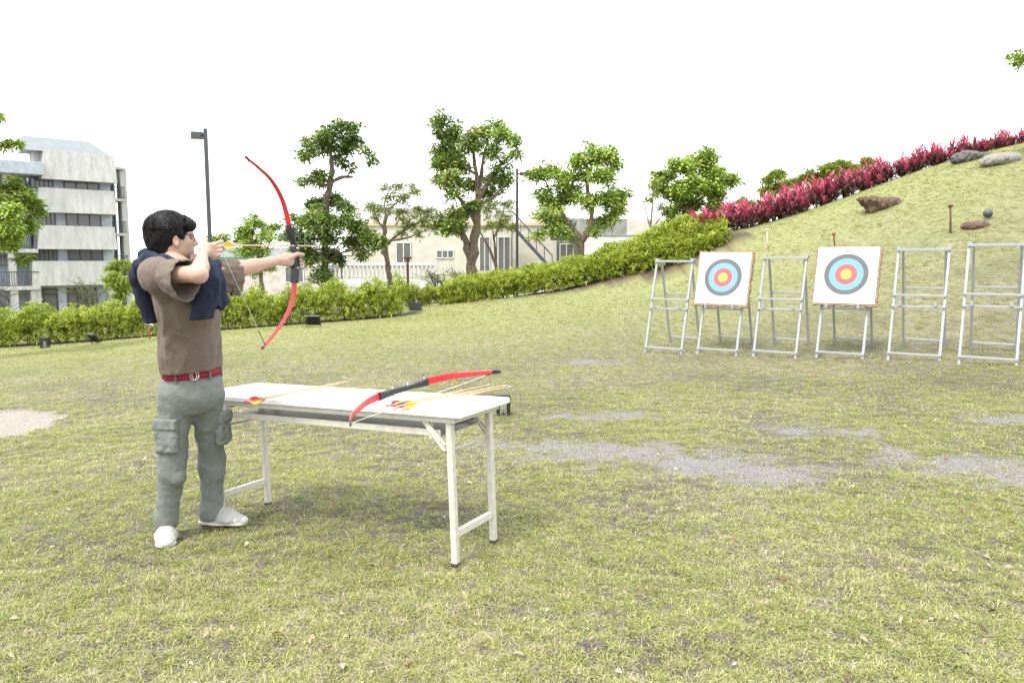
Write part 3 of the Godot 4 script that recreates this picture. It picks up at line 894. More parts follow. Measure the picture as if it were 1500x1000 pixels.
func cordyline_mesh(seed_: int) -> ArrayMesh:
	var r := RandomNumberGenerator.new()
	r.seed = seed_
	var st := st_new()
	st.set_smooth_group(-1)
	for stem in 4:
		var foot := Vector3(r.randf_range(-0.16, 0.16), 0, r.randf_range(-0.16, 0.16))
		var top := r.randf_range(0.16, 0.66)
		for k in 17:
			var t := k / 16.0
			var a := k * 2.4 + r.randf_range(-0.3, 0.3)
			var out := Vector3(cos(a), 0, sin(a))
			var rise := lerpf(0.25, 1.6, t) * r.randf_range(0.8, 1.2)
			var l := r.randf_range(0.26, 0.40)
			var root := foot + Vector3(0, top * lerpf(0.25, 1.0, t), 0)
			var d1 := (out + Vector3.UP * rise).normalized()
			var d2 := (out + Vector3.UP * (rise - 0.9)).normalized()
			var side := out.cross(Vector3.UP).normalized()
			var w := r.randf_range(0.014, 0.027)
			var mid := root + d1 * l * 0.5
			var tip := mid + d2 * l * 0.5
			# young leaves on top are pink, old ones maroon and green-black
			var c := Color(0.110, 0.042, 0.050).lerp(Color(0.66, 0.11, 0.23), smoothstep(0.30, 0.95, t + r.randf_range(-0.35, 0.25)))
			if r.randf() < 0.28: c = Color(0.16, 0.115, 0.09)
			if r.randf() < 0.14 and t > 0.5: c = Color(0.68, 0.17, 0.28)
			st.set_color(c)
			var q := root + d1 * l * 0.2
			var keel := side.cross(d1).normalized() * w * 0.35
			for v in [root - side * w * 0.3, q - side * w + keel, root, root, q - side * w + keel, q, root, q, root + side * w * 0.3, q, q + side * w + keel, root + side * w * 0.3,
				q - side * w + keel, mid - side * w + keel, q, q, mid - side * w + keel, mid, q, mid, q + side * w + keel, mid, mid + side * w + keel, q + side * w + keel,
				mid - side * w + keel, tip, mid, mid, tip, mid + side * w + keel]: st.add_vertex(v)
	st.generate_normals()
	return st.commit()

func build_cordylines():
	var kinds := []
	var stems := []
	for k in 5:
		kinds.append(cordyline_mesh(40 + k))
		var st := st_new()
		var r := RandomNumberGenerator.new()
		r.seed = 40 + k
		for s in 3: tube(st, [Vector3(0, -0.05, 0), Vector3(r.randf_range(-0.12, 0.12), 0.2, r.randf_range(-0.12, 0.12)), Vector3(r.randf_range(-0.15, 0.15), 0.42, r.randf_range(-0.15, 0.15))], [0.02, 0.016, 0.01], 5)
		st.generate_normals()
		stems.append(st.commit())
	var m := leaf_mat("cordyline")
	m.backlight = Color(0.5, 0.25, 0.3)
	var count := 0
	for i in CORDYLINE_ROW.size() - 1:
		var a: Array = CORDYLINE_ROW[i]
		var b: Array = CORDYLINE_ROW[i + 1]
		for k in 26:
			var t := (k + rng.randf_range(-0.4, 0.4)) / 26.0
			var x := lerpf(a[0], b[0], t) + rng.randf_range(-0.18, 0.18)
			var z := lerpf(a[2], b[2], t) - rng.randf_range(-0.05, 0.42)
			var s := rng.randf_range(0.70, 1.08) * lerpf(1.0, 0.74, i / 6.0)
			if k % 9 == 4 and i < 4: s *= 1.15
			var o := thing("cordyline_plant", "pink and maroon leafy plant in the row along the hill crest", "plant", Vector3(x, ground_y(x, z), z), Basis(Vector3.UP, rng.randf() * TAU) * Basis.from_scale(Vector3.ONE * s), "pink plants along the hill crest")
			mesh_node("leaves", kinds[count % 5], m, o)
			mesh_node("stem", stems[count % 5], bark("hedge_wood", 0.2, 0.13, 0.08), o)
			count += 1

# ---------------------------------------------------------------- the archer
func build_person():
	var J := {"head": Vector3(-1.696, 1.577, -3.850), "neck_base": Vector3(-1.653, 1.398, -3.770), "r_shoulder": Vector3(-1.662, 1.385, -3.590), "l_shoulder": Vector3(-1.565, 1.392, -3.862), "r_elbow": Vector3(-1.413, 1.384, -3.460), "r_wrist": Vector3(-1.503, 1.478, -3.740),
		"l_elbow": Vector3(-1.420, 1.405, -4.035), "l_wrist": Vector3(-1.272, 1.448, -4.205), "chest": Vector3(-1.612, 1.249, -3.800), "waist": Vector3(-1.663, 0.860, -3.930), "hip": Vector3(-1.665, 0.790, -3.930),
		"r_hip": Vector3(-1.738, 0.750, -3.900), "l_hip": Vector3(-1.612, 0.739, -4.000), "r_knee": Vector3(-1.782, 0.413, -3.920), "l_knee": Vector3(-1.655, 0.370, -4.120), "r_ankle": Vector3(-1.850, 0.048, -3.960), "l_ankle": Vector3(-1.680, 0.020, -4.150)}
	var O := Vector3(-1.72, ground_y(-1.72, -3.98), -3.98)
	var man := thing("person", "archer in brown tee, grey cargo trousers and navy sweater, drawing a red bow", "person", O)
	var skin := mottled("skin", 0.47, 0.305, 0.235, 0.5, 0.10, Vector3.ONE * 6, 0.0, 0.02)
	skin.subsurf_scatter_enabled = true
	skin.subsurf_scatter_strength = 0.1
	var tw := Basis(Vector3.UP, 0.80)      # turn of the chest
	var hw := Basis(Vector3.UP, 0.40)      # turn of the hips
	# head: x forward, y up, z towards his right
	var fw := Vector3(0.92, -0.03, -0.39).normalized()
	var hz := fw.cross(Vector3.UP).normalized()
	var hb := Basis(fw, hz.cross(fw), hz) * Basis.from_scale(Vector3.ONE * 0.90)
	var H: Vector3 = J.head + Vector3(0.004, -0.006, 0)
	var h := func(x: float, y: float, z: float) -> Vector3: return H + hb * Vector3(x, y, z)
	# body
	var prims := [
		cap(h.call(-0.02, -0.10, 0), J.neck_base, 0.047, 0.055, 0.03), capx(J.chest, J.waist, 0.11, 0.11, tw, Vector3(1, 1, 0.68), 0.05),
		cap(J.neck_base, J.l_shoulder, 0.055, 0.05, 0.05), cap(J.neck_base, J.r_shoulder, 0.055, 0.05, 0.05), ell(J.hip, Vector3(0.112, 0.09, 0.085), hw, 0.05),
		cap(J.r_shoulder, J.r_elbow, 0.044, 0.036, 0.03), cap(J.r_elbow, J.r_elbow.lerp(J.r_wrist, 0.35), 0.034, 0.037, 0.03), cap(J.r_elbow.lerp(J.r_wrist, 0.35), J.r_wrist, 0.037, 0.024, 0.02),
		cap(J.l_shoulder, J.l_elbow, 0.043, 0.036, 0.03), cap(J.l_elbow, J.l_elbow.lerp(J.l_wrist, 0.3), 0.036, 0.037, 0.03), cap(J.l_elbow.lerp(J.l_wrist, 0.3), J.l_wrist, 0.037, 0.024, 0.02),
		cap(J.r_hip, J.r_knee, 0.066, 0.046, 0.04), cap(J.r_knee, J.r_ankle, 0.048, 0.034, 0.03), cap(J.l_hip, J.l_knee, 0.066, 0.046, 0.04), cap(J.l_knee, J.l_ankle, 0.048, 0.034, 0.03)]
	var A := fresh()
	var bb := bounds(prims)
	blob(A, prims, bb[0], bb[1], 0.010, O)
	# face
	var face := [ell(h.call(-0.012, 0.01, 0), Vector3(0.098, 0.104, 0.076), hb, 0.02), ell(h.call(0.042, -0.05, 0), Vector3(0.060, 0.080, 0.060), hb, 0.03), ell(h.call(0.040, -0.088, 0), Vector3(0.058, 0.032, 0.050), hb, 0.03),
		ell(h.call(0.086, -0.113, 0), Vector3(0.020, 0.018, 0.024), hb, 0.02), cap(h.call(0.094, 0.0, 0), h.call(0.116, -0.038, 0), 0.009, 0.0125, 0.014), ell(h.call(0.104, -0.043, 0), Vector3(0.012, 0.009, 0.018), hb, 0.01),
		ell(h.call(0.080, 0.018, 0), Vector3(0.020, 0.012, 0.054), hb, 0.02), ell(h.call(0.099, -0.070, 0), Vector3(0.010, 0.0065, 0.022), hb, 0.006), ell(h.call(0.097, -0.083, 0), Vector3(0.011, 0.0075, 0.019), hb, 0.006),
		ell(h.call(0.062, -0.035, 0.042), Vector3(0.026, 0.024, 0.018), hb, 0.02), ell(h.call(0.062, -0.035, -0.042), Vector3(0.026, 0.024, 0.018), hb, 0.02),
		cut(ell(h.call(0.100, -0.006, 0.032), Vector3(0.014, 0.010, 0.018), hb, 0.012)), cut(ell(h.call(0.100, -0.006, -0.032), Vector3(0.014, 0.010, 0.018), hb, 0.012)),
		cut(ell(h.call(0.118, -0.0765, 0), Vector3(0.016, 0.0022, 0.020), hb, 0.004)), cap(h.call(-0.025, -0.06, 0), h.call(-0.02, -0.13, 0), 0.054, 0.053, 0.03)]
	for s in [-1, 1]:
		var eb := hb * Basis(Vector3(0, 0, 1), 0.25) * Basis(Vector3.UP, -0.35 * s)
		face.append(ell(h.call(0.012, -0.028, 0.079 * s), Vector3(0.019, 0.033, 0.0095), eb, 0.006))
		face.append(cap(h.call(0.018, -0.05, 0.077 * s), h.call(0.020, -0.06, 0.076 * s), 0.009, 0.007, 0.006))
		face.append(cut(ell(h.call(0.016, -0.024, 0.089 * s), Vector3(0.0115, 0.020, 0.007), eb, 0.004)))
	bb = bounds(face, 0.01)
	blob(A, face, bb[0], bb[1], 0.0042, O)
	# right hand hooked on the string, knuckles towards the target
	var W: Vector3 = J.r_wrist
	var N := Vector3(-1.474, 1.523, -3.870)
	var f := (N - W).normalized()
	var out := Vector3(0.93, 0.0, 0.36)     # away from his face
	var hand := [cap(W, W + f * 0.03, 0.025, 0.026, 0.02), rbox(W + f * 0.058 + Vector3(0, 0.002, 0) + out * 0.004, Vector3(0.016, 0.036, 0.034), Basis(out, Vector3.UP, out.cross(Vector3.UP)), 0.014, 0.02)]
	var lens := [0.040, 0.043, 0.041, 0.032]
	for k in 4:
		var kn := W + f * (0.088 - 0.006 * k) + Vector3(0, 0.022 - 0.019 * k, 0) + out * 0.006
		var p1: Vector3 = kn + (f * 0.75 + out * 0.65).normalized() * lens[k]
		var p2: Vector3 = p1 + (f * 0.45 - out * 0.75 + Vector3(0, -0.1, 0)).normalized() * lens[k] * 0.62
		var p3: Vector3 = p2 + (-f * 0.75 - out * 0.5).normalized() * lens[k] * 0.5
		hand.append_array([cap(kn, p1, 0.0105, 0.0095, 0.006), cap(p1, p2, 0.0095, 0.0085, 0.003), cap(p2, p3, 0.0085, 0.0075, 0.003)])
	hand.append_array([cap(W + f * 0.03 + Vector3(0, 0.018, 0) - out * 0.012, W + f * 0.062 + Vector3(0, 0.040, 0) - out * 0.028, 0.014, 0.011, 0.01), cap(W + f * 0.062 + Vector3(0, 0.040, 0) - out * 0.028, W + f * 0.085 + Vector3(0, 0.030, 0) - out * 0.034, 0.0105, 0.0085, 0.004)])
	bb = bounds(hand, 0.01)
	blob(A, hand, bb[0], bb[1], 0.0032, O)
	# left hand round the grip
	var G := Vector3(-1.215, 1.452, -4.291)
	var d := Vector3(0.535, 0, -0.845)
	var c := Vector3(0.845, 0, 0.535)
	W = J.l_wrist
	hand = [cap(W, W + d * 0.03, 0.025, 0.027, 0.02), rbox(G - d * 0.042 - c * 0.006, Vector3(0.026, 0.036, 0.028), Basis(c, Vector3.UP, c.cross(Vector3.UP)), 0.016, 0.02), cap(W + d * 0.02, G - d * 0.04, 0.026, 0.026, 0.02)]
	for k in 4:
		var u := Vector3(0, 0.018 - 0.0195 * k, 0)
		var p0 := G - d * 0.022 - c * 0.024 + u
		var p1 := G + d * 0.020 - c * 0.031 + u
		var p2 := G + d * 0.036 - c * 0.004 + u
		var p3 := G + d * 0.022 + c * 0.024 + u * 1.02
		hand.append_array([cap(p0, p1, 0.0105, 0.0098, 0.006), cap(p1, p2, 0.0098, 0.0092, 0.003), cap(p2, p3, 0.0092, 0.008, 0.003)])
	hand.append_array([cap(G - d * 0.05 + c * 0.020 + Vector3(0, 0.012, 0), G - d * 0.005 + c * 0.031 + Vector3(0, 0.030, 0), 0.015, 0.0115, 0.012), cap(G - d * 0.005 + c * 0.031 + Vector3(0, 0.030, 0), G + d * 0.042 + c * 0.026 + Vector3(0, 0.027, 0), 0.0112, 0.0088, 0.004)])
	bb = bounds(hand, 0.01)
	blob(A, hand, bb[0], bb[1], 0.0032, O)
	var body := mesh_node("body", blob_mesh(A), skin, man)
	# eyes, spectacles
	for s in [-1, 1]:
		var st := st_new()
		var sm := SphereMesh.new()
		sm.radius = 0.0115; sm.height = 0.023; sm.radial_segments = 12; sm.rings = 8
		st.append_from(sm, 0, Transform3D(Basis.IDENTITY, h.call(0.084, -0.008, 0.031 * s) - O))
		mesh_node("eye", st.commit(), mat("eye", 0.12, 0.09, 0.08, 0.2), man)
	var gl := st_new()
	var wire := mat("wire", 0.03, 0.03, 0.035, 0.35, 0.6)
	for s in [-1, 1]:
		var ring := []
		for k in 17:
			var a := TAU * k / 16
			ring.append(h.call(0.112 - 0.006 * absf(cos(a)), -0.010 + 0.019 * sin(a), 0.034 * s + 0.025 * cos(a)) - O)
		tube(gl, ring, [0.0013], 6)
		tube(gl, [h.call(0.106, -0.003, 0.059 * s) - O, h.call(0.098, 0.002, 0.072 * s) - O, h.call(0.01, 0.004, 0.086 * s) - O, h.call(-0.012, -0.018, 0.084 * s) - O], [0.0014], 6)
	tube(gl, [h.call(0.112, -0.006, -0.010) - O, h.call(0.116, -0.003, 0) - O, h.call(0.112, -0.006, 0.010) - O], [0.0013], 6)
	var specs := part("spectacles", gl, wire, man)
	var glass := StandardMaterial3D.new()
	glass.transparency = BaseMaterial3D.TRANSPARENCY_ALPHA
	glass.albedo_color = Color(0.9, 0.95, 0.95, 0.12)
	glass.roughness = 0.05
	for s in [-1, 1]:
		var st := st_new()
		var cc: Vector3 = h.call(0.110, -0.010, 0.034 * s) - O
		for k in 16:
			var a := TAU * k / 16
			var b := TAU * (k + 1) / 16
			tri(st, cc, h.call(0.109, -0.010 + 0.018 * sin(a), 0.034 * s + 0.024 * cos(a)) - O, h.call(0.109, -0.010 + 0.018 * sin(b), 0.034 * s + 0.024 * cos(b)) - O)
		part("lens", st, glass, specs)
	# hair: a full cap and loose strands over it
	var hair_m := mat("hair", 0.010, 0.009, 0.0085, 0.6)
	var hp := [ell(h.call(-0.028, 0.030, 0), Vector3(0.116, 0.104, 0.096), hb, 0.03), ell(h.call(-0.062, -0.02, 0), Vector3(0.084, 0.098, 0.084), hb, 0.03), ell(h.call(-0.055, -0.085, 0), Vector3(0.046, 0.042, 0.054), hb, 0.03),
		ell(h.call(0.062, 0.062, 0), Vector3(0.056, 0.040, 0.076), hb, 0.03), ell(h.call(0.044, 0.0, 0.074), Vector3(0.016, 0.036, 0.012), hb, 0.01), ell(h.call(0.044, 0.0, -0.074), Vector3(0.016, 0.036, 0.012), hb, 0.01),
		cut(ell(h.call(0.022, -0.045, 0.092), Vector3(0.026, 0.044, 0.030), hb, 0.012)), cut(ell(h.call(0.022, -0.045, -0.092), Vector3(0.026, 0.044, 0.030), hb, 0.012)), cut(ell(h.call(0.115, -0.055, 0), Vector3(0.060, 0.075, 0.12), hb, 0.015)),
		cut(ell(h.call(0.060, -0.075, 0.0), Vector3(0.065, 0.060, 0.12), hb, 0.015))]
	var hair := sculpt("hair", hp, 0.0055, hair_m, man, O, [0.003, Vector3(30, 14, 30), 0.0035, Vector3(30, 10, 30)])
	var hs := st_new()
	hs.set_smooth_group(-1)
	for k in 5200:
		var dir := Vector3(rng.randfn(), rng.randfn() * 0.9 + 0.35, rng.randfn()).normalized()
		if dir.x > 0.45 and dir.y < 0.3: continue
		if dir.x > -0.1 and dir.y < -0.05: continue
		if dir.y < -0.62 or dir.dot(Vector3(-0.45, 0.85, 0.12).normalized()) > 0.90: continue
		var crown := Vector3(-0.45, 0.85, 0.12).normalized()
		var away := (dir - crown * dir.dot(crown)).normalized()
		var pts := []
		var turn := rng.randf_range(-0.3, 0.3)
		var lift := rng.randf_range(0.97, 1.045) + (0.05 * rng.randf() if rng.randf() < 0.16 else 0.0)
		var tone := 0.005 + 0.030 * pow(rng.randf(), 2.0)
		hs.set_color(Color(tone, tone * 0.92, tone * 0.88))
		var len := rng.randf_range(0.5, 1.05)
		if dir.dot(crown) < -0.1: len *= 0.55
		for q in 5:
			var t := q / 4.0
			var v := (dir + (away + dir.cross(away) * turn) * len * (t - 0.35)).normalized()
			var r := Vector3(0.121, 0.108, 0.100) * (lift + 0.05 * t * t * (1.0 if rng.randf() < 0.5 else -0.2))
			var p := v * r + Vector3(-0.030, 0.028, 0)
			if v.y < 0: p = v * Vector3(0.118, 0.135, 0.094) * lift + Vector3(-0.034, 0.02, 0)
			pts.append(h.call(p.x, p.y, p.z) - O)
		for q in 4:
			var side: Vector3 = (pts[q + 1] - pts[q]).cross(pts[q] - (H - O)).normalized() * rng.randf_range(0.0010, 0.0030)
			var w0 := 1.0 - q / 4.0 * 0.5
			var w1 := 1.0 - (q + 1) / 4.0 * (0.6 if q < 3 else 1.0)
			quad(hs, pts[q] - side * w0, pts[q] + side * w0, pts[q + 1] + side * w1, pts[q + 1] - side * w1)
	for k in 420:
		var z := rng.randf_range(-0.085, 0.088)
		var edge := 0.5 + 0.5 * absf(z) / 0.088
		var a := Vector3(rng.randf_range(0.0, 0.06), 0.118 - 0.5 * z * z / 0.1, z * 0.8)
		var e := Vector3(0.112 - 0.055 * edge * edge + rng.randf_range(-0.008, 0.010), rng.randf_range(0.012, 0.050) - 0.02 * edge, z * 1.02 + rng.randf_range(-0.012, 0.012))
		var m := (a + e) / 2 + Vector3(0.030, 0.026, z * 0.12)
		var last: Vector3 = a
		var tone := rng.randf_range(0.006, 0.022)
		hs.set_color(Color(tone, tone * 0.92, tone * 0.88))
		for q in 5:
			var t := (q + 1) / 5.0
			var nx: Vector3 = a.lerp(m, t).lerp(m.lerp(e, t), t)
			var side := Vector3(0.1, 0.0, 1).normalized() * 0.0026
			quad(hs, h.call(last.x, last.y, last.z) - hb * side * (1.2 - t) - O, h.call(last.x, last.y, last.z) + hb * side * (1.2 - t) - O, h.call(nx.x, nx.y, nx.z) + hb * side * (1.0 - t) - O, h.call(nx.x, nx.y, nx.z) - hb * side * (1.0 - t) - O)
			last = nx
	var strand_m := StandardMaterial3D.new()
	strand_m.vertex_color_use_as_albedo = true
	strand_m.roughness = 0.5
	strand_m.metallic_specular = 0.3
	hair_m.metallic_specular = 0.25
	part("strands", hs, strand_m, hair)
	# shirt
	var shirt_m := cloth("shirt_cloth", 0.142, 0.110, 0.088, 2.6, 0.05)
	var rd: Vector3 = (J.r_elbow - J.r_shoulder).normalized()
	var ld: Vector3 = (J.l_elbow - J.l_shoulder).normalized()
	var rh: Vector3 = J.r_shoulder + rd * 0.195 + Vector3(0, -0.030, 0)
	var lh: Vector3 = J.l_shoulder + ld * 0.205 + Vector3(0, -0.046, 0)
	var rb := Basis.looking_at(rd, Vector3.UP)
	var lb := Basis.looking_at(ld, Vector3.UP)
	var shirt := [ell(J.chest + Vector3(0, 0.03, 0), Vector3(0.150, 0.18, 0.112), tw, 0.06), capx(J.chest + Vector3(0, -0.02, 0), J.waist + Vector3(-0.003, 0.0, 0), 0.134, 0.149, Basis(Vector3.UP, 0.6), Vector3(1, 1, 0.76), 0.06),
		cap(J.neck_base + Vector3(0, -0.03, 0), J.r_shoulder, 0.064, 0.060, 0.05), cap(J.neck_base + Vector3(0, -0.03, 0), J.l_shoulder, 0.064, 0.058, 0.05),
		capx(J.r_shoulder, J.r_shoulder + rd * 0.055 + Vector3(0, -0.008, 0), 0.062, 0.066, rb, Vector3(0.88, 1, 1), 0.04), capx(J.l_shoulder, J.l_shoulder + ld * 0.05 + Vector3(0, -0.008, 0), 0.060, 0.064, lb, Vector3(0.62, 1, 1), 0.04),
		cap(J.r_shoulder + Vector3(0, -0.02, 0), J.chest + Vector3(0.01, -0.03, 0.06), 0.060, 0.07, 0.06), cap(J.l_shoulder + Vector3(0, -0.02, 0), J.chest + Vector3(0.02, -0.06, 0), 0.058, 0.07, 0.06),
		cut(cap(J.neck_base + Vector3(-0.004, 0.03, 0), H, 0.074, 0.10, 0.006))]
	var hem := Plane(Vector3(0.06, -1, -0.05).normalized(), Vector3(-1.66, 0.884, -3.92))
	var tee := sculpt("shirt", shirt, 0.0070, shirt_m, man, O, [0.006, Vector3(9, 3.2, 9), 0.010, Vector3(7, 2.8, 7)], [hem])
	# wide open sleeves: a thin sheet turned in at the hem
	for q in [[J.r_shoulder, rd, rh, 0.88, 3.0], [J.l_shoulder, ld, lh, 0.52, 7.0]]:
		var sd: Vector3 = q[1]
		var su: Vector3 = (Vector3.UP - sd * sd.y).normalized()
		var ss := sd.cross(su)
		var rings := []
		for i in 16:
			var t := minf(i / 13.0, 1.0)
			var inner := 0.0 if i < 14 else 0.0045
			var back := 0.0 if i < 15 else 0.05
			var c0: Vector3 = (q[0] + sd * 0.0).lerp(q[2], t) - sd * back
			var rv := lerpf(0.062, 0.093, smoothstep(0.0, 1.0, t)) - inner
			var rs: float = (lerpf(0.064, 0.092, smoothstep(0.0, 1.0, t)) - inner) * q[3]
			var ring := []
			for k in 44:
				var a := TAU * k / 44
				var p := c0 + ss * cos(a) * rs + su * sin(a) * rv
				# the cloth hangs from the top of the arm and gathers below
				var w := 0.009 * crease.get_noise_3d(a * 1.6 + q[4], t * 1.1, sin(a) * 1.2) * smoothstep(0.1, 0.6, t)
				p += (ss * cos(a) + su * sin(a)) * w + sd * 0.008 * sin(a * 2.0 + q[4]) * t
				ring.append(p - O)
			rings.append(ring)
		var sl := st_new()
		sl.set_smooth_group(2)
		for i in 15:
			for k in 44:
				var k2 := (k + 1) % 44
				quad(sl, rings[i][k], rings[i][k2], rings[i + 1][k2], rings[i + 1][k])
		part("sleeve", sl, shirt_m, tee)
	# trousers, pockets, belt
	var tr_m := cloth("trouser_cloth", 0.165, 0.180, 0.165, 3.4, 0.08)
	var rc: Vector3 = J.r_ankle + Vector3(0, 0.0, 0)
	var lc: Vector3 = J.l_ankle
	var trousers := [capx(J.waist + Vector3(0, 0.06, 0), J.hip, 0.133, 0.140, hw, Vector3(1, 1, 0.76), 0.03), ell(J.hip + Vector3(0, -0.03, 0), Vector3(0.130, 0.10, 0.088), hw, 0.05),
		cap(J.r_hip, J.r_knee, 0.084, 0.065, 0.045), cap(J.r_knee, rc, 0.067, 0.052, 0.03), cap(J.l_hip + Vector3(0.0, 0, 0.03), J.l_knee, 0.083, 0.064, 0.035), cap(J.l_knee, lc, 0.066, 0.054, 0.03),
		cap(rc + Vector3(0, 0.05, 0.006), rc + Vector3(0, 0.02, 0.006), 0.055, 0.056, 0.02), cap(lc + Vector3(0, 0.05, 0.01), lc + Vector3(0, 0.02, 0.01), 0.058, 0.058, 0.02),
		cap(J.r_knee + Vector3(-0.02, -0.06, 0.02), J.r_knee + Vector3(0.03, -0.09, 0.02), 0.046, 0.044, 0.03), cap(J.l_knee + Vector3(-0.02, -0.05, 0.02), J.l_knee + Vector3(0.02, -0.09, 0.02), 0.045, 0.043, 0.03),
		cut(cap(rc + Vector3(0, -0.08, 0), rc + Vector3(0, 0.02, 0), 0.046, 0.043, 0.005)), cut(cap(lc + Vector3(0, -0.08, 0), lc + Vector3(0, 0.02, 0), 0.046, 0.043, 0.005))]
	var bt := Basis(Vector3.UP, 0.40) * Basis(Vector3(0, 0, 1), 0.06)
	var BC := Vector3(-1.664, 0.868, -3.930)
	var waist_cut := Plane(bt.y, BC + bt.y * 0.020)
	var tro := sculpt("trousers", trousers, 0.0075, tr_m, man, O, [0.003, Vector3(8, 8, 8), 0.006, Vector3(6, 7.5, 6)], [waist_cut, Plane(Vector3.DOWN, Vector3(0, 0.012, 0))])
	var pocket := func(at_: Vector3, nrm: Vector3, w: float, t: float):
		var pb := Basis(Vector3.UP.cross(nrm).normalized(), nrm.cross(Vector3.UP.cross(nrm).normalized()), nrm)
		var po := sculpt("pocket", [rbox(at_, Vector3(w, 0.085, t), pb, 0.018, 0.01)], 0.006, tr_m, tro, O, [0.009, Vector3(22, 22, 22)])
		sculpt("flap", [rbox(at_ + pb * Vector3(0, 0.068, 0.008), Vector3(w * 1.06, 0.030, t * 0.95), pb, 0.010, 0.01)], 0.005, tr_m, po, O, [0.005, Vector3(25, 18, 25)])
	pocket.call(Vector3(-1.773, 0.545, -3.846), Vector3(-0.18, 0.03, 1).normalized(), 0.064, 0.020)
	pocket.call(Vector3(-1.560, 0.545, -4.050), Vector3(1, 0.03, 0.12).normalized(), 0.064, 0.022)
	var seam_m := cloth("seam_cloth", 0.13, 0.14, 0.13, 6, 0.2)
	var belt_m := cloth("belt_cloth", 0.30, 0.012, 0.035, 30, 0.2)
	var bs := st_new()
	bs.set_smooth_group(1)
	var seg_n := 48
	for k in seg_n:
		var q := []
		for kk in [k, k + 1]:
			var a: float = TAU * kk / seg_n
			for rr in [[0.145, 0.112, -0.021], [0.145, 0.112, 0.021], [0.139, 0.106, 0.021], [0.139, 0.106, -0.021]]:
				q.append(bt * Vector3(rr[0] * cos(a), rr[2], rr[1] * sin(a)) + BC - O)
		quad(bs, q[0], q[1], q[5], q[4])
		quad(bs, q[1], q[2], q[6], q[5])
		quad(bs, q[3], q[0], q[4], q[7])
		quad(bs, q[2], q[3], q[7], q[6])
	var belt := part("belt", bs, belt_m, man)
	var steel := mat("steel", 0.62, 0.62, 0.62, 0.28, 1.0)
	for k in 2:
		var ring := []
		for j in 17:
			var a := TAU * j / 16
			ring.append(bt * Vector3(0.006 + 0.010 * k + 0.016 * cos(a), 0.024 * sin(a), 0.116 + 0.003 * k) + BC - O)
		var rs := st_new()
		tube(rs, ring, [0.0024], 6)
		part("buckle_ring", rs, steel, belt)
	for a in [-0.55, 0.62, 1.35, 2.4, 3.6]:
		var ls := st_new()
		var v := Vector3(0.148 * sin(a), 0, 0.115 * cos(a))
		bar(ls, bt * (v + Vector3(0, -0.032, 0)) + BC - O, bt * (v + Vector3(0, 0.028, 0)) + BC - O, 0.013, 0.005, bt * Vector3(cos(a), 0, -sin(a)))
		part("belt_loop", ls, seam_m, tro)
	# sweater slung over the shoulders
	var navy := cloth("navy_knit", 0.0115, 0.0150, 0.038, 3.2, 0.12)
	var fr := [Vector3(-1.790, 1.422, -3.70), Vector3(-1.748, 1.455, -3.72), Vector3(-1.655, 1.448, -3.655), Vector3(-1.555, 1.410, -3.63), Vector3(-1.475, 1.410, -3.665), Vector3(-1.440, 1.425, -3.73)]
	var br := [Vector3(-1.807, 1.465, -3.80), Vector3(-1.746, 1.473, -3.92), Vector3(-1.601, 1.435, -3.93), Vector3(-1.50, 1.42, -3.86)]
	var dr := [Vector3(-1.790, 1.435, -3.72), Vector3(-1.826, 1.372, -3.75), Vector3(-1.830, 1.249, -3.80), Vector3(-1.812, 1.140, -3.855)]
	var s1 := [Vector3(-1.478, 1.415, -3.66), Vector3(-1.452, 1.356, -3.635), Vector3(-1.462, 1.259, -3.64), Vector3(-1.487, 1.178, -3.665)]
	var s2 := [Vector3(-1.445, 1.426, -3.71), Vector3(-1.424, 1.338, -3.695), Vector3(-1.424, 1.254, -3.705)]
	var sw := []
	for i in 5: sw.append(cap(fr[i], fr[i + 1], 0.023, 0.023, 0.025))
	for i in 3: sw.append(cap(br[i], br[i + 1], 0.028, 0.028, 0.03))
	sw.append(cap(fr[1], br[0], 0.026, 0.026, 0.03))
	for i in 3: sw.append(capx(dr[i], dr[i + 1], [0.026, 0.033, 0.032][i], [0.033, 0.032, 0.028][i], tw, Vector3(1, 1, 0.9), 0.03))
	sw.append(rbox(Vector3(-1.722, 1.290, -3.905), Vector3(0.135, 0.165, 0.020), tw * Basis(Vector3.RIGHT, 0.06), 0.02, 0.05))
	for i in 3: sw.append(capx(s1[i], s1[i + 1], [0.024, 0.031, 0.036][i], [0.031, 0.036, 0.042][i], Basis(Vector3.UP, 0.35), Vector3(1, 1, 0.45), 0.03))
	for i in 2: sw.append(capx(s2[i], s2[i + 1], [0.024, 0.033][i], [0.033, 0.040][i], Basis(Vector3.UP, 0.9), Vector3(1, 1, 0.5), 0.02))
	sculpt("sweater", sw, 0.0075, navy, man, O, [0.008, Vector3(15, 4.5, 15), 0.010, Vector3(11, 3.2, 11)], [Plane(Vector3(0.25, -1, 0).normalized(), Vector3(-1.487, 1.156, -3.665)), Plane(Vector3(0.1, -1, 0).normalized(), Vector3(-1.83, 1.13, -3.86))])
	# shoes
	var white := mottled("canvas", 0.43, 0.42, 0.40, 0.9, 0.15, Vector3.ONE * 8, 0.3, 0.03)
	var rubber := mottled("rubber", 0.50, 0.49, 0.47, 0.6, 0.12, Vector3.ONE * 6, 0.0, 0.02)
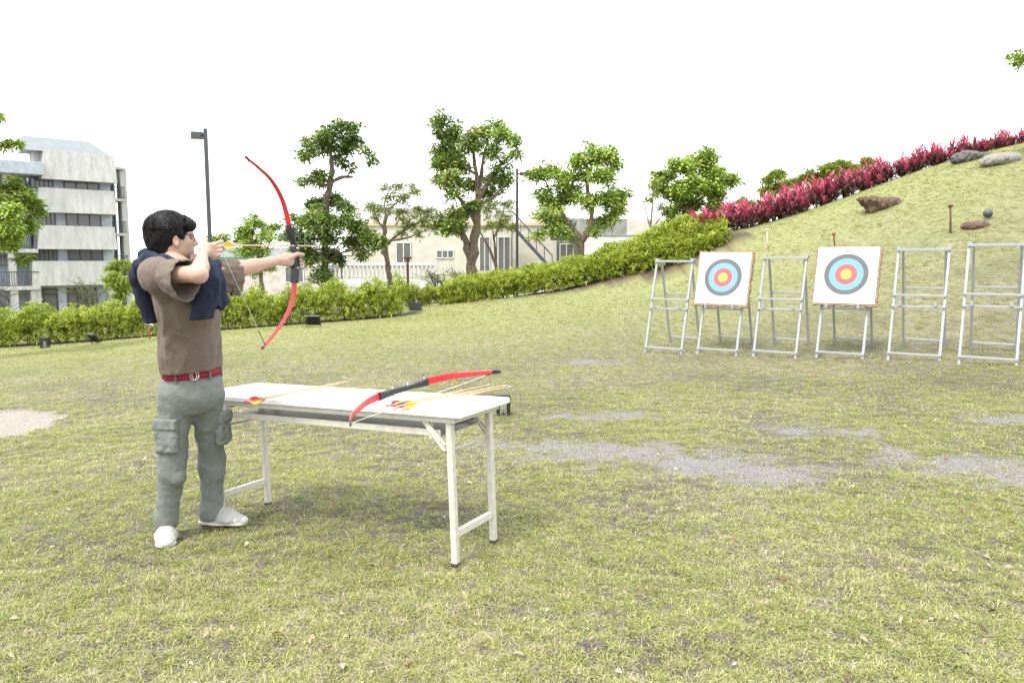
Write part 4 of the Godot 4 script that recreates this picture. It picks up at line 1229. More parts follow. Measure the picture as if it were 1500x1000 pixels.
	for q in [[Vector3(-1.872, 0, -4.005), Vector3(0.40, 0, 0.92)], [Vector3(-1.700, 0, -4.150), Vector3(1, 0, 0.12)]]:
		var fwd: Vector3 = q[1].normalized()
		var p: Vector3 = q[0]
		p.y = ground_y(p.x + fwd.x * 0.1, p.z + fwd.z * 0.1) + 0.008
		var fb := Basis(fwd, Vector3.UP, fwd.cross(Vector3.UP) * 1.14)
		var l := func(x: float, y: float, z := 0.0) -> Vector3: return p + fb * Vector3(x, y, z)
		var up := [capx(l.call(-0.01, 0.045), l.call(0.13, 0.040), 0.040, 0.046, fb, Vector3(1, 0.95, 0.95), 0.02), capx(l.call(0.12, 0.036), l.call(0.185, 0.028), 0.046, 0.036, fb, Vector3(1, 0.8, 1), 0.02),
			cap(l.call(0.005, 0.055), l.call(0.03, 0.105), 0.042, 0.038, 0.03), cap(l.call(0.05, 0.075), l.call(0.12, 0.055), 0.030, 0.026, 0.03)]
		var shoe := sculpt("shoe", up, 0.0045, white, man, O, [0.004, Vector3(28, 28, 28)], [Plane(Vector3.DOWN, Vector3(0, p.y + 0.02, 0)), Plane(Vector3.UP, Vector3(0, p.y + 0.118, 0))])
		var so := [capx(l.call(-0.012, 0.016), l.call(0.06, 0.016), 0.043, 0.040, fb, Vector3(1, 0.42, 1), 0.02), capx(l.call(0.06, 0.016), l.call(0.182, 0.016), 0.041, 0.045, fb, Vector3(1, 0.42, 1), 0.02)]
		sculpt("sole", so, 0.004, rubber, shoe, O, [], [Plane(Vector3.UP, Vector3(0, p.y + 0.030, 0)), Plane(Vector3.DOWN, Vector3(0, p.y, 0))])
		var ln := st_new()
		var loop := []
		for k in 33:
			var a := TAU * k / 32
			var ex := 0.085 + 0.1405 * cos(a)
			loop.append(l.call(ex, 0.026, sin(a) * (0.0465 if cos(a) > -0.4 else 0.0445)) - O)
		tube(ln, loop, [0.0016], 5)
		part("stripe", ln, mat("shoe_red", 0.42, 0.06, 0.05, 0.6), shoe)
		sculpt("toe_cap", [capx(l.call(0.172, 0.030), l.call(0.196, 0.026), 0.044, 0.034, fb, Vector3(1, 0.72, 1), 0.02)], 0.004, rubber, shoe, O, [], [Plane(Vector3.DOWN, Vector3(0, p.y + 0.012, 0)), Plane(Vector3.UP, Vector3(0, p.y + 0.052, 0)), Plane(-fwd, l.call(0.165, 0))])
		for k in 5:
			var ls := st_new()
			tube(ls, [l.call(0.055 + 0.017 * k, 0.096 - 0.0075 * k, -0.028) - O, l.call(0.06 + 0.017 * k, 0.112 - 0.0085 * k, 0) - O, l.call(0.055 + 0.017 * k, 0.096 - 0.0075 * k, 0.028) - O], [0.0028], 5)
			part("lace", ls, rubber, shoe)

# ---------------------------------------------------------------- bows and arrows
func limb_widths(n: int, w0: float, w1: float) -> Array:
	var a := []
	for i in n: a.append(lerpf(w0, w1, float(i) / (n - 1)))
	return a

# side: direction across the limbs; back: direction from the string to the riser
func make_bow(label: String, riser: Array, upper: Array, lower: Array, side: Vector3, string_pts: Array, at_: Vector3, red: Material, group: String) -> Node3D:
	var o := thing("recurve_bow", label, "bow", at_, Basis.IDENTITY, group)
	var black := mottled("riser_black", 0.024, 0.024, 0.026, 0.45, 0.3, Vector3.ONE * 10, 0.2, 0.03)
	var rp := spline(riser, 4)
	var shift := func(a: Array) -> Array:
		var b := []
		for p in a: b.append(p - at_)
		return b
	rp = shift.call(rp)
	var n := rp.size()
	var w := []
	var t := []
	for i in n:
		var u := float(i) / (n - 1)
		# wide pockets at both ends, a waist for the sight window, a swelling grip
		w.append(0.030 + 0.014 * pow(absf(2 * u - 1), 3) - 0.008 * exp(-pow((u - 0.36) / 0.12, 2)))
		t.append(0.030 + 0.012 * exp(-pow((u - 0.55) / 0.1, 2)) + 0.010 * exp(-pow((u - 0.12) / 0.08, 2)) - 0.010 * exp(-pow((u - 0.36) / 0.1, 2)) + 0.006 * exp(-pow((u - 0.86) / 0.08, 2)))
	var st := st_new()
	strip(st, rp, w, t, side)
	var body := part("riser", st, black, o)
	var along: Vector3 = (rp[n - 1] - rp[0]).normalized()
	var fwd := along.cross(side).normalized()
	var metal := mat("bolt_metal", 0.5, 0.5, 0.5, 0.3, 1.0)
	for u in [0.07, 0.46, 0.80]:
		var s := st_new()
		var p: Vector3 = rp[int(u * (n - 1))]
		tube(s, [p - side * 0.026, p + side * 0.026], [0.0045], 8)
		part("bolt", s, metal, body)
	var sg := st_new()
	var sp: Vector3 = rp[int(0.30 * (n - 1))]
	bar(sg, sp + fwd * 0.020, sp + fwd * 0.020 + along * 0.06, 0.012, 0.010, side)
	tube(sg, [sp + fwd * 0.02 + along * 0.02, sp - fwd * 0.035 + along * 0.02], [0.0025], 6)
	part("arrow_rest", sg, black, body)
	for L in [[upper, "upper_limb"], [lower, "lower_limb"]]:
		var lp: Array = shift.call(spline(L[0], 5))
		var m := lp.size()
		var s := st_new()
		strip(s, lp.slice(0, m - 2), limb_widths(m - 2, 0.040, 0.020), limb_widths(m - 2, 0.0085, 0.006), side)
		var lo := part(L[1], s, red, o)
		s = st_new()
		strip(s, lp.slice(m - 4), [0.0225, 0.021, 0.017, 0.008], [0.0095, 0.0095, 0.009, 0.007], side)
		part("tip", s, black, lo)
	var ss := st_new()
	tube(ss, shift.call(string_pts), [0.0016], 6)
	var sm := part("string", ss, mat("string_white", 0.55, 0.54, 0.50, 0.8), o)
	for e in [0, string_pts.size() - 2]:
		var s := st_new()
		var a: Vector3 = string_pts[e] - at_
		var b: Vector3 = string_pts[e + 1] - at_
		if e > 0:
			var sw := a; a = b; b = sw
		tube(s, [a, a + (b - a).normalized() * 0.09], [0.0023], 6)
		part("serving", s, black, sm)
	return o

# arrow from nock to point
func make_arrow(label: String, nock: Vector3, tip: Vector3, feathers: Array, group := "", roll := 0.0) -> Node3D:
	var d := (tip - nock).normalized()
	var s := d.cross(Vector3.UP).normalized()
	var b := Basis(d, s.cross(d), s) * Basis(Vector3.RIGHT, roll)
	var l := nock.distance_to(tip)
	var o := thing("arrow", label, "arrow", nock, b, group)
	var wood := mottled("arrow_wood", 0.66, 0.47, 0.29, 0.55, 0.25, Vector3(3, 12, 12), 0.0, 0.03)
	var st := st_new()
	tube(st, [Vector3(0.012, 0, 0), Vector3(l - 0.02, 0, 0)], [0.0045], 8)
	part("shaft", st, wood, o)
	st = st_new()
	tube(st, [Vector3(l - 0.02, 0, 0), Vector3(l - 0.008, 0, 0), Vector3(l, 0, 0)], [0.0048, 0.0046, 0.001], 8)
	part("point", st, mat("bolt_metal", 0.5, 0.5, 0.5, 0.3, 1.0), o)
	st = st_new()
	tube(st, [Vector3(-0.004, 0, 0), Vector3(0.014, 0, 0)], [0.0050, 0.0046], 8)
	part("nock", st, mat("nock_pink", 0.60, 0.05, 0.12, 0.4), o)
	for k in 3:
		var a := TAU * k / 3
		var u := Vector3(0, cos(a), sin(a))
		var v := Vector3(0, -sin(a), cos(a)) * 0.0006
		var prof := [[0.022, 0.004], [0.032, 0.016], [0.05, 0.0185], [0.072, 0.015], [0.098, 0.004]]
		st = st_new()
		st.set_smooth_group(-1)
		for i in 4:
			var x0: float = prof[i][0]
			var x1: float = prof[i + 1][0]
			for sgn in [-1.0, 1.0]:
				var p := [Vector3(x0, 0, 0) + u * 0.003 + v * sgn, Vector3(x1, 0, 0) + u * 0.003 + v * sgn, Vector3(x1, 0, 0) + u * prof[i + 1][1] + v * sgn, Vector3(x0, 0, 0) + u * prof[i][1] + v * sgn]
				if sgn < 0: quad(st, p[0], p[1], p[2], p[3])
				else: quad(st, p[3], p[2], p[1], p[0])
			quad(st, Vector3(x0, 0, 0) + u * prof[i][1] - v, Vector3(x1, 0, 0) + u * prof[i + 1][1] - v, Vector3(x1, 0, 0) + u * prof[i + 1][1] + v, Vector3(x0, 0, 0) + u * prof[i][1] + v)
		part("feather", st, feathers[k], o)
	return o

func build_archery():
	var red := mottled("limb_red", 0.58, 0.022, 0.030, 0.35, 0.08, Vector3.ONE * 5, 0.0, 0.02)
	var yellow := mat("feather_yellow", 0.72, 0.50, 0.02, 0.7)
	var pink := mat("feather_pink", 0.68, 0.045, 0.09, 0.7)
	var orange := mat("feather_orange", 0.72, 0.30, 0.03, 0.7)
	# the drawn bow
	var nock := Vector3(-1.474, 1.523, -3.870)
	var riser := [Vector3(-1.232, 1.643, -4.264), Vector3(-1.223, 1.584, -4.278), Vector3(-1.211, 1.528, -4.297), Vector3(-1.209, 1.471, -4.299), Vector3(-1.213, 1.406, -4.293), Vector3(-1.218, 1.323, -4.286)]
	var upper := [Vector3(-1.231, 1.630, -4.266), Vector3(-1.252, 1.767, -4.232), Vector3(-1.290, 1.871, -4.172), Vector3(-1.337, 1.934, -4.099), Vector3(-1.368, 1.967, -4.048), Vector3(-1.380, 1.982, -4.031)]
	var lower := [Vector3(-1.217, 1.338, -4.287), Vector3(-1.228, 1.225, -4.271), Vector3(-1.261, 1.122, -4.218), Vector3(-1.306, 1.038, -4.147), Vector3(-1.334, 0.994, -4.103), Vector3(-1.347, 0.974, -4.083)]
	make_bow("red recurve bow with black riser held at full draw by the archer", riser, upper, lower, Vector3(0.845, 0, 0.535), [upper[4], nock, lower[4]], Vector3(-1.215, 1.456, -4.291), red, "")
	make_arrow("wooden arrow with yellow feathers nocked on the drawn bow", nock, Vector3(-1.098, 1.530, -4.464), [yellow, yellow, yellow], "", 0.4)
	# on the table
	var T := table_frame()
	var pts := [Vector3(0.564, 0.715, 0.571), Vector3(0.480, 0.728, 0.469), Vector3(0.420, 0.742, 0.348), Vector3(0.385, 0.757, 0.233), Vector3(0.380, 0.766, 0.153), Vector3(0.393, 0.776, 0.063), Vector3(0.418, 0.785, -0.007), Vector3(0.440, 0.791, -0.061), Vector3(0.455, 0.801, -0.140), Vector3(0.505, 0.813, -0.243), Vector3(0.583, 0.820, -0.305), Vector3(0.676, 0.827, -0.355), Vector3(0.757, 0.831, -0.390)]
	for i in pts.size(): pts[i] = T * (pts[i] + Vector3(0, 0.012, 0))
	var up_n: Vector3 = T.basis * Vector3(0, 1, 0.12).normalized()
	make_bow("red recurve bow with black riser lying across the white table", [pts[8], pts[7], pts[6], pts[5], pts[4]], [pts[8], pts[9], pts[10], pts[11], pts[12]], [pts[4], pts[3], pts[2], pts[1], pts[0]], up_n, [pts[12].lerp(pts[11], 0.25), pts[0].lerp(pts[1], 0.25)], pts[6], red, "")
	var y := 0.7595
	for q in [[Vector3(-0.284, y, 0.400), Vector3(-0.258, y, -0.325), [pink, pink, orange], 0.2], [Vector3(-0.262, y, 0.380), Vector3(-0.225, y, -0.315), [yellow, pink, orange], 0.9], [Vector3(-0.240, y, 0.425), Vector3(-0.236, y + 0.006, -0.262), [pink, yellow, pink], 0.5]]:
		make_arrow("wooden arrow in the pink feathered bunch on the table nearest the archer", T * q[0], T * q[1], q[2], "arrows lying on the table beside the archer", q[3])
	for q in [[Vector3(0.520, y, 0.268), Vector3(0.655, y, -0.439), [pink, pink, pink], 0.2], [Vector3(0.547, y, 0.235), Vector3(0.755, y, -0.464), [pink, orange, pink], 0.7], [Vector3(0.595, y, 0.262), Vector3(0.800, y, -0.42), [yellow, yellow, orange], 0.4], [Vector3(0.565, y + 0.007, 0.289), Vector3(0.780, y + 0.008, -0.40), [pink, yellow, orange], 1.0]]:
		make_arrow("wooden arrow in the red and yellow feathered bunch beside the lying bow", T * q[0], T * q[1], q[2], "arrows lying at the near end of the table", q[3])

# ---------------------------------------------------------------- folding table
func table_frame() -> Transform3D:
	return Transform3D(Basis(Vector3(0.8677, 0.0391, 0.4955), Vector3(-0.0353, 0.9992, -0.0170), Vector3(-0.4958, -0.0027, 0.8684)).orthonormalized(), Vector3(-0.8769, -0.0052, -3.9951))

func build_table():
	var T := table_frame()
	var o := thing("folding_table", "long white folding table with cream metal legs standing on the lawn", "table", T.origin, T.basis)
	var top_m := mottled("table_white", 0.80, 0.80, 0.79, 0.4, 0.06, Vector3(2, 2, 2), 0.0, 0.02)
	var cream := mottled("table_cream", 0.56, 0.54, 0.475, 0.45, 0.10, Vector3(3, 3, 3), 0.0, 0.03)
	var dark := mat("table_foot", 0.03, 0.03, 0.03, 0.7)
	var st := st_new()
	box(st, Vector3(1.8, 0.028, 0.45), at(0, 0.726, 0), 0.004)
	part("tabletop", st, top_m, o)
	# steel apron under the top
	st = st_new()
	for s in [-1, 1]: box(st, Vector3(1.70, 0.030, 0.018), at(0, 0.697, 0.190 * s), 0.002)
	for s in [-1, 1]: box(st, Vector3(0.018, 0.030, 0.362), at(0.841 * s, 0.697, 0), 0.002)
	part("apron", st, cream, o)
	# shelf: a shallow tray hung under the top
	st = st_new()
	box(st, Vector3(1.50, 0.004, 0.33), at(0, 0.610, 0), 0.001)
	part("shelf", st, cream, o)
	st = st_new()
	box(st, Vector3(1.50, 0.032, 0.010), at(0, 0.626, 0.168), 0.002)
	box(st, Vector3(1.50, 0.032, 0.010), at(0, 0.626, -0.168), 0.002)
	part("shelf_rim", st, cream, o)
	for x in [-0.70, 0.70]:
		for z in [-0.168, 0.168]:
			st = st_new()
			bar(st, Vector3(x, 0.600, z * 1.04), Vector3(x, 0.70, z * 1.04), 0.025, 0.005, Vector3.RIGHT, 0.001)
			part("shelf_hanger", st, cream, o)
	for x in [-1, 1]:
		for z in [-1, 1]:
			st = st_new()
			box(st, Vector3(0.032, 0.700, 0.034), at(0.805 * x, 0.362, 0.171 * z), 0.005)
			var leg := part("leg", st, cream, o)
			st = st_new()
			box(st, Vector3(0.034, 0.014, 0.036), at(0.805 * x, 0.006, 0.171 * z), 0.003)
			part("foot", st, dark, leg)
			# slotted brace from the leg up to the apron, made of two flat bars
			for k in 2:
				st = st_new()
				var off := 0.016 * (k * 2 - 1)
				bar(st, Vector3(0.785 * x, 0.560 + off, 0.186 * z), Vector3(0.665 * x, 0.688 + off * 0.4, 0.186 * z), 0.014, 0.006, Vector3(0, 1, 0), 0.001)
				part("brace", st, cream, leg)
			st = st_new()
			tube(st, [Vector3(0.788 * x, 0.552, 0.176 * z), Vector3(0.788 * x, 0.552, 0.198 * z)], [0.006], 8)
			part("rivet", st, mat("bolt_metal", 0.5, 0.5, 0.5, 0.3, 1.0), leg)
		st = st_new()
		box(st, Vector3(0.022, 0.038, 0.308), at(0.805 * x, 0.150, 0), 0.004)
		part("stretcher", st, cream, o)
		st = st_new()
		tube(st, [Vector3(0.795 * x, 0.545, -0.154), Vector3(0.795 * x, 0.545, 0.154)], [0.0065], 8)
		part("rod", st, cream, o)
		st = st_new()
		for k in 3: bar(st, Vector3((0.70 + 0.03 * k) * x, 0.676 - 0.012 * k, -0.10), Vector3((0.70 + 0.03 * k) * x, 0.676 - 0.012 * k, 0.10), 0.020, 0.003, Vector3(1, -0.5 * x, 0))
		part("spring_plate", st, mat("plate_grey", 0.10, 0.095, 0.08, 0.6, 0.3), o)

# ---------------------------------------------------------------- target stands
func target_image(seed_: int) -> ImageTexture:
	var n := 768
	var r := RandomNumberGenerator.new()
	r.seed = seed_
	var im := Image.create(n, n, false, Image.FORMAT_RGB8)
	var paper := Color(0.86, 0.86, 0.855)
	var rings := [[0.088, Color(0.82, 0.77, 0.30)], [0.182, Color(0.80, 0.36, 0.38)], [0.283, Color(0.42, 0.60, 0.69)], [0.366, Color(0.38, 0.375, 0.39)]]
	var holes := []
	for k in 42:
		var a := r.randf() * TAU
		var d := absf(r.randfn()) * 0.17
		holes.append(Vector2(0.5 + cos(a) * d, 0.49 + sin(a) * d))
	for y in n:
		for x in n:
			var u := Vector2(x + 0.5, y + 0.5) / n
			var d := u.distance_to(Vector2(0.5, 0.485))
			var c := paper
			for q in rings:
				if d < q[0]:
					c = q[1]
					break
			# thin scoring lines
			for q in [0.04, 0.13, 0.232, 0.33]:
				if absf(d - q) < 0.0012 and d < 0.375: c = c.darkened(0.18)
			# small crest printed in the lower right corner
			var e := (u - Vector2(0.88, 0.905)) / 0.046
			var sh := maxf(absf(e.x) * (1.0 if e.y < 0.2 else 1.0 + (e.y - 0.2) * 0.9), absf(e.y))
			if sh < 1.0 and sh > 0.70: c = Color(0.30, 0.31, 0.31)
			elif e.length() < 0.34: c = Color(0.35, 0.36, 0.35)
			# pale star mark in the lower left corner
			var g := (u - Vector2(0.105, 0.905)) / 0.045
			var ga := atan2(g.y, g.x) + PI / 2
			var spike := 0.45 + 0.5 * pow(absf(cos(ga * 2.5)), 6)
			if g.length() < spike: c = c.lerp(Color(0.62, 0.63, 0.64), 0.6)
			im.set_pixel(x, y, c)
	for q in holes:
		var rr := r.randi_range(1, 3)
		im.fill_rect(Rect2i(int(q.x * n), int(q.y * n), rr, rr), Color(0.24, 0.20, 0.18))
	return ImageTexture.create_from_image(im)

func stand(label: String, x: float, z: float, turn: float, high := 1.40, board := 0) -> void:
	var a := deg_to_rad(turn)
	var bs := Basis(Vector3(cos(a), 0, sin(a)), Vector3.UP, Vector3(-sin(a), 0, cos(a)))
	var P := Vector3(x, ground_y(x, z), z)
	var o := thing("target_stand", label, "stand", P, bs, "metal target stands in a row below the hill")
	var steel := mottled("galvanised", 0.42, 0.435, 0.45, 0.42, 0.22, Vector3.ONE * 5, 0.0, 0.03)
	steel.metallic = 0.35
	var gy := func(lx: float, lz: float) -> float:
		var w := P + bs * Vector3(lx, 0, lz)
		return ground_y(w.x, w.z) - P.y - 0.01
	var hw := 0.29
	var lean := 0.36
	var on := func(y: float) -> float: return -lean * y / high
	var st: SurfaceTool
	for s in [-1, 1]:
		st = st_new()
		bar(st, Vector3(hw * s, gy.call(hw * s, 0), 0), Vector3(hw * s, high, -lean), 0.032, 0.032)
		part("front_leg", st, steel, o)
		st = st_new()
		var bx: float = (hw - 0.045) * s
		bar(st, Vector3(bx, gy.call(bx, -0.80), -0.80), Vector3(bx, high - 0.03, -lean - 0.045), 0.030, 0.030)
		part("rear_leg", st, steel, o)
		st = st_new()
		box(st, Vector3(0.05, 0.05, 0.09), at(hw * s, high - 0.012, -lean - 0.015), 0.004)
		part("hinge", st, steel, o)
	for q in [[high - 0.03, 0.034], [high * 0.57, 0.028], [high * 0.47, 0.028], [0.075, 0.026]]:
		st = st_new()
		bar(st, Vector3(-hw - 0.016, q[0], on.call(q[0]) + 0.0325), Vector3(hw + 0.016, q[0], on.call(q[0]) + 0.0325), q[1], 0.030, Vector3.UP)
		part("front_bar", st, steel, o)
	for q in [0.10, high * 0.60]:
		st = st_new()
		var t: float = q / (high - 0.03)
		var g: float = gy.call(0, -0.80)
		var y := lerpf(g, high - 0.03, t)
		var zz := lerpf(-0.80, -lean - 0.045, t) - 0.0285
		bar(st, Vector3(-hw + 0.045, y, zz), Vector3(hw - 0.045, y, zz), 0.026, 0.026, Vector3.UP)
		part("rear_bar", st, steel, o)
	var ym := high * 0.47
	for s in [-1, 1]:
		st = st_new()
		var px: float = 0.20 * s
		box(st, Vector3(0.035, 0.006, 0.10), at(px, ym + 0.0175, on.call(ym) + 0.098), 0.001)
		box(st, Vector3(0.035, 0.060, 0.006), at(px, ym + 0.044, on.call(ym) + 0.151), 0.001)
		part("bracket", st, steel, o)
		st = st_new()
		tube(st, [Vector3((hw + 0.03) * s, ym, on.call(ym) + 0.01), Vector3((hw - 0.06) * s, ym, on.call(ym) + 0.01)], [0.008], 8)
		part("bolt", st, steel, o)
	if board == 0: return
	# the butt leans on the bars with its foot in the brackets
	var tilt := atan2(lean, high)
	var fb := bs * Basis(Vector3.RIGHT, -tilt)
	var low := P + bs * Vector3(0, ym + 0.022, on.call(ym) + 0.0475)
	var B := Transform3D(fb, low + fb * Vector3(0.008, 0.41, 0.052))
	var t := thing("target_board", "left archery target of the two, with ragged straw edge, beside the hedge" if board == 1 else "right archery target of the two, the one nearer the camera", "target", low + fb * Vector3(0.008, 0.0, 0.052), fb, "archery targets with ring faces")
	var straw := mottled("straw_board", 0.62, 0.45, 0.29, 0.95, 0.55, Vector3(4, 14, 14), 1.0, 0.06)
	var r := RandomNumberGenerator.new()
	r.seed = 90 + board
	st = st_new()
	st.set_smooth_group(-1)
	var n := 40
	var rimf := []
	var rimb := []
	for k in n * 4:
		var side := k / n
		var f := float(k % n) / n * 2 - 1
		var p: Vector2 = [Vector2(f, -1), Vector2(1, f), Vector2(-f, 1), Vector2(-1, -f)][side]
		var j := r.randf_range(-0.006, 0.012)
		p *= 0.405 + j
		rimf.append(Vector3(p.x, p.y + 0.41, 0.034 + r.randf_range(-0.006, 0.003)))
		rimb.append(Vector3(p.x * 0.992, p.y * 0.992 + 0.41, -0.036))
	var cf := Vector3(0, 0.41, 0.034)
	var cb := Vector3(0, 0.41, -0.036)
	for k in n * 4:
		var m := (k + 1) % (n * 4)
		tri(st, cf, rimf[k], rimf[m])
		tri(st, cb, rimb[m], rimb[k])
		quad(st, rimf[k], rimb[k], rimb[m], rimf[m])
	part("straw_butt", st, straw, t)
	st = st_new()
	for k in 260:
		var q: Vector3 = rimf[r.randi() % (n * 4)]
		var out := Vector3(q.x, q.y - 0.41, 0).normalized() * r.randf_range(0.004, 0.020) + Vector3(r.randf_range(-0.02, 0.02), r.randf_range(-0.02, 0.02), r.randf_range(-0.006, 0.010))
		var z0 := r.randf_range(-0.05, 0.0)
		tube(st, [q + Vector3(0, 0, z0), q + out + Vector3(0, 0, z0)], [0.0022, 0.0008], 3)
	tag(part("straw_fringe", st, straw, t), "", "", "", "stuff")
	# printed paper face, a little buckled
	st = st_new()
	st.set_smooth_group(1)
	var gx := 14
	for j in gx + 1:
		for i in gx + 1:
			var u := Vector2(i, j) / gx
			st.set_uv(Vector2(u.x, u.y))
			st.add_vertex(Vector3((u.x - 0.5) * 0.765, 0.414 + (0.5 - u.y) * 0.765, 0.0415 + 0.0035 * folds.get_noise_2d(u.x * 4.0 + board * 9, u.y * 4.0)))
	for j in gx:
		for i in gx:
			var q := j * (gx + 1) + i
			for k in [q, q + 1, q + gx + 2, q, q + gx + 2, q + gx + 1]: st.add_index(k)
	var pm := StandardMaterial3D.new()
	pm.albedo_texture = target_image(board)
	pm.roughness = 0.8
	part("target_face", st, pm, t)

func build_stands():
	stand("empty metal stand farthest left in the row, beside the hedge", 2.27, -11.40, 36, 1.40)
	stand("metal stand carrying the left archery target", 2.975, -11.02, 36, 1.40, 1)
	stand("empty metal stand between the two archery targets", 3.65, -10.55, 36, 1.40)
	stand("metal stand carrying the right archery target", 4.36, -10.10, 36, 1.40, 2)
	stand("empty metal stand just right of the right archery target", 5.075, -9.58, 36, 1.42)
	stand("empty metal stand at the right end of the row, tallest in view", 5.635, -8.98, 36, 1.44)

# ---------------------------------------------------------------- garden things
func floodlight(label: String, x: float, z: float, turn: float, tip: float, w: float):
	var p := Vector3(x, ground_y(x, z), z)
	var o := thing("floodlight", label, "floodlight", p, Basis(Vector3.UP, turn), "black garden floodlights in front of the hedges")
	var black := mottled("flood_black", 0.020, 0.021, 0.023, 0.4, 0.3, Vector3.ONE * 4, 0.0, 0.03)
	var tb := Basis(Vector3.RIGHT, -tip)
	var c := Vector3(0, 0.17, 0)
	var st := st_new()
	box(st, Vector3(w, w * 0.68, 0.06), Transform3D(tb, c), 0.012)
	part("housing", st, black, o)
	st = st_new()
	for k in 7: box(st, Vector3(0.006, w * 0.58, 0.035), Transform3D(tb, c + tb * Vector3((k - 3) * w * 0.12, 0, -0.045)), 0.001)
	part("fins", st, black, o)
	st = st_new()
	box(st, Vector3(w * 0.86, w * 0.54, 0.006), Transform3D(tb, c + tb * Vector3(0, 0, 0.032)), 0.001)
	part("lamp_glass", st, mat("flood_glass", 0.05, 0.055, 0.06, 0.08), o)
	st = st_new()
	for s in [-1, 1]: bar(st, Vector3(w * 0.535 * s, 0.012, 0), Vector3(w * 0.535 * s, 0.19, 0), 0.008, 0.03)
	box(st, Vector3(w * 1.1, 0.008, 0.03), at(0, 0.010, 0), 0.001)
	part("bracket", st, black, o)
	st = st_new()
	tube(st, [Vector3(0, -0.12, 0), Vector3(0, 0.012, 0)], [0.012], 8)
	part("spike", st, black, o)

func lantern(label: String, x: float, z: float, w: float, h: float, turn: float):
	var p := Vector3(x, ground_y(x, z) - 0.01, z)
	var o := thing("garden_light", label, "garden light", p, Basis(Vector3.UP, turn), "small black box lights on the lawn")
	var black := mottled("flood_black", 0.020, 0.021, 0.023, 0.4, 0.3, Vector3.ONE * 4, 0.0, 0.03)
	var st := st_new()
	box(st, Vector3(w, h * 0.30, w), at(0, h * 0.85, 0), 0.006)
	part("cap", st, black, o)
	st = st_new()
	box(st, Vector3(w, h * 0.12, w), at(0, h * 0.06, 0), 0.004)
	part("base", st, black, o)
	for s in [-1, 1]:
		for t in [-1, 1]:
			st = st_new()
			box(st, Vector3(w * 0.16, h * 0.62, w * 0.16), at(w * 0.41 * s, h * 0.41, w * 0.41 * t), 0.002)
			part("post", st, black, o)
	st = st_new()
	tube(st, [Vector3(0, h * 0.12, 0), Vector3(0, h * 0.70, 0)], [w * 0.13], 10)
	part("lamp_tube", st, mat("lamp_clear", 0.45, 0.45, 0.42, 0.3), o)

func lamp_post(label: String, x: float, z: float, top: float, side: float, head: Vector3):
	var y := ground_y(x, z)
	var o := thing("lamp_post", label, "lamp post", Vector3(x, y, z), Basis.IDENTITY, "dark lamp posts behind the hedges")
	var grey := mottled("lamp_grey", 0.050, 0.054, 0.062, 0.5, 0.2, Vector3.ONE * 3, 0.0, 0.03)
	var st := st_new()
	bar(st, Vector3(0, -0.1, 0), Vector3(0, top - y, 0), 0.10, 0.10, Vector3.RIGHT, 0.01)
	part("pole", st, grey, o)
	st = st_new()
	box(st, Vector3(0.22, 0.02, 0.22), at(0, 0.02, 0), 0.004)
	part("base_plate", st, grey, o)
	st = st_new()
	bar(st, Vector3(0, top - y - 0.20, 0), Vector3(side * 0.12, top - y - 0.20, 0), 0.05, 0.05, Vector3.UP)
	part("arm", st, grey, o)
	st = st_new()
	var hx := side * (head.x / 2 + 0.09)
	box(st, head, Transform3D(Basis(Vector3(0, 0, 1), 0.03 * side), Vector3(hx, top - y - 0.20, 0)), 0.012)
	part("lamp_head", st, grey, o)
	st = st_new()
	box(st, Vector3(head.x * 0.7, 0.012, head.z * 0.7), at(hx + side * head.x * 0.08, top - y - 0.20 - head.y / 2 - 0.004, 0), 0.002)
	part("lamp_glass", st, mat("lamp_panel", 0.6, 0.6, 0.58, 0.3), o)
	if side < 0:
		st = st_new()
		box(st, Vector3(0.10, head.y, head.z * 0.9), at(hx - head.x * 0.5 - 0.052, top - y - 0.20, 0), 0.004)
		part("end_cap", st, mat("lamp_panel", 0.6, 0.6, 0.58, 0.3), o)

func stake(label: String, x: float, z: float, tall: float, m: Material, cap_m: Material, lean: float):
	var p := Vector3(x, ground_y(x, z), z)
	var o := thing("stake", label, "stake", p, Basis(Vector3(0, 0, 1), lean), "stakes stuck in the hillside")
	var st := st_new()
	tube(st, [Vector3(0, -0.15, 0), Vector3(0.004, tall * 0.5, 0), Vector3(0, tall, 0)], [0.020, 0.018, 0.018], 8)
	part("rod", st, m, o)
	st = st_new()
	tube(st, [Vector3(-0.03, tall + 0.004, 0), Vector3(0.035, tall + 0.012, 0)], [0.026, 0.030], 8)
	part("knob", st, cap_m, o)

func rock(label: String, x: float, z: float, half: Vector3, turn: float, m: Material, rough: float, lumps: int, seed_: int, sink := 0.35):
	var p := Vector3(x, ground_y(x, z), z)
	var r := RandomNumberGenerator.new()
	r.seed = seed_
	var o := thing("rock", label, "rock", p, Basis(Vector3.UP, turn))
	var prims := []
	for k in lumps:
		var c := Vector3(r.randf_range(-0.5, 0.5) * half.x, half.y * (1 - 2 * sink) * 0.5 + r.randf_range(-0.2, 0.2) * half.y, r.randf_range(-0.3, 0.3) * half.z)
		prims.append(ell(c, half * Vector3(r.randf_range(0.55, 0.8), r.randf_range(0.6, 0.9), r.randf_range(0.6, 0.85)), Basis.from_euler(Vector3(0, r.randf_range(-0.4, 0.4), r.randf_range(-0.3, 0.3))), 0.06))
	sculpt("stone", prims, half.x / 16.0, m, o, Vector3.ZERO, [rough, Vector3.ONE * (1.6 / half.y)])

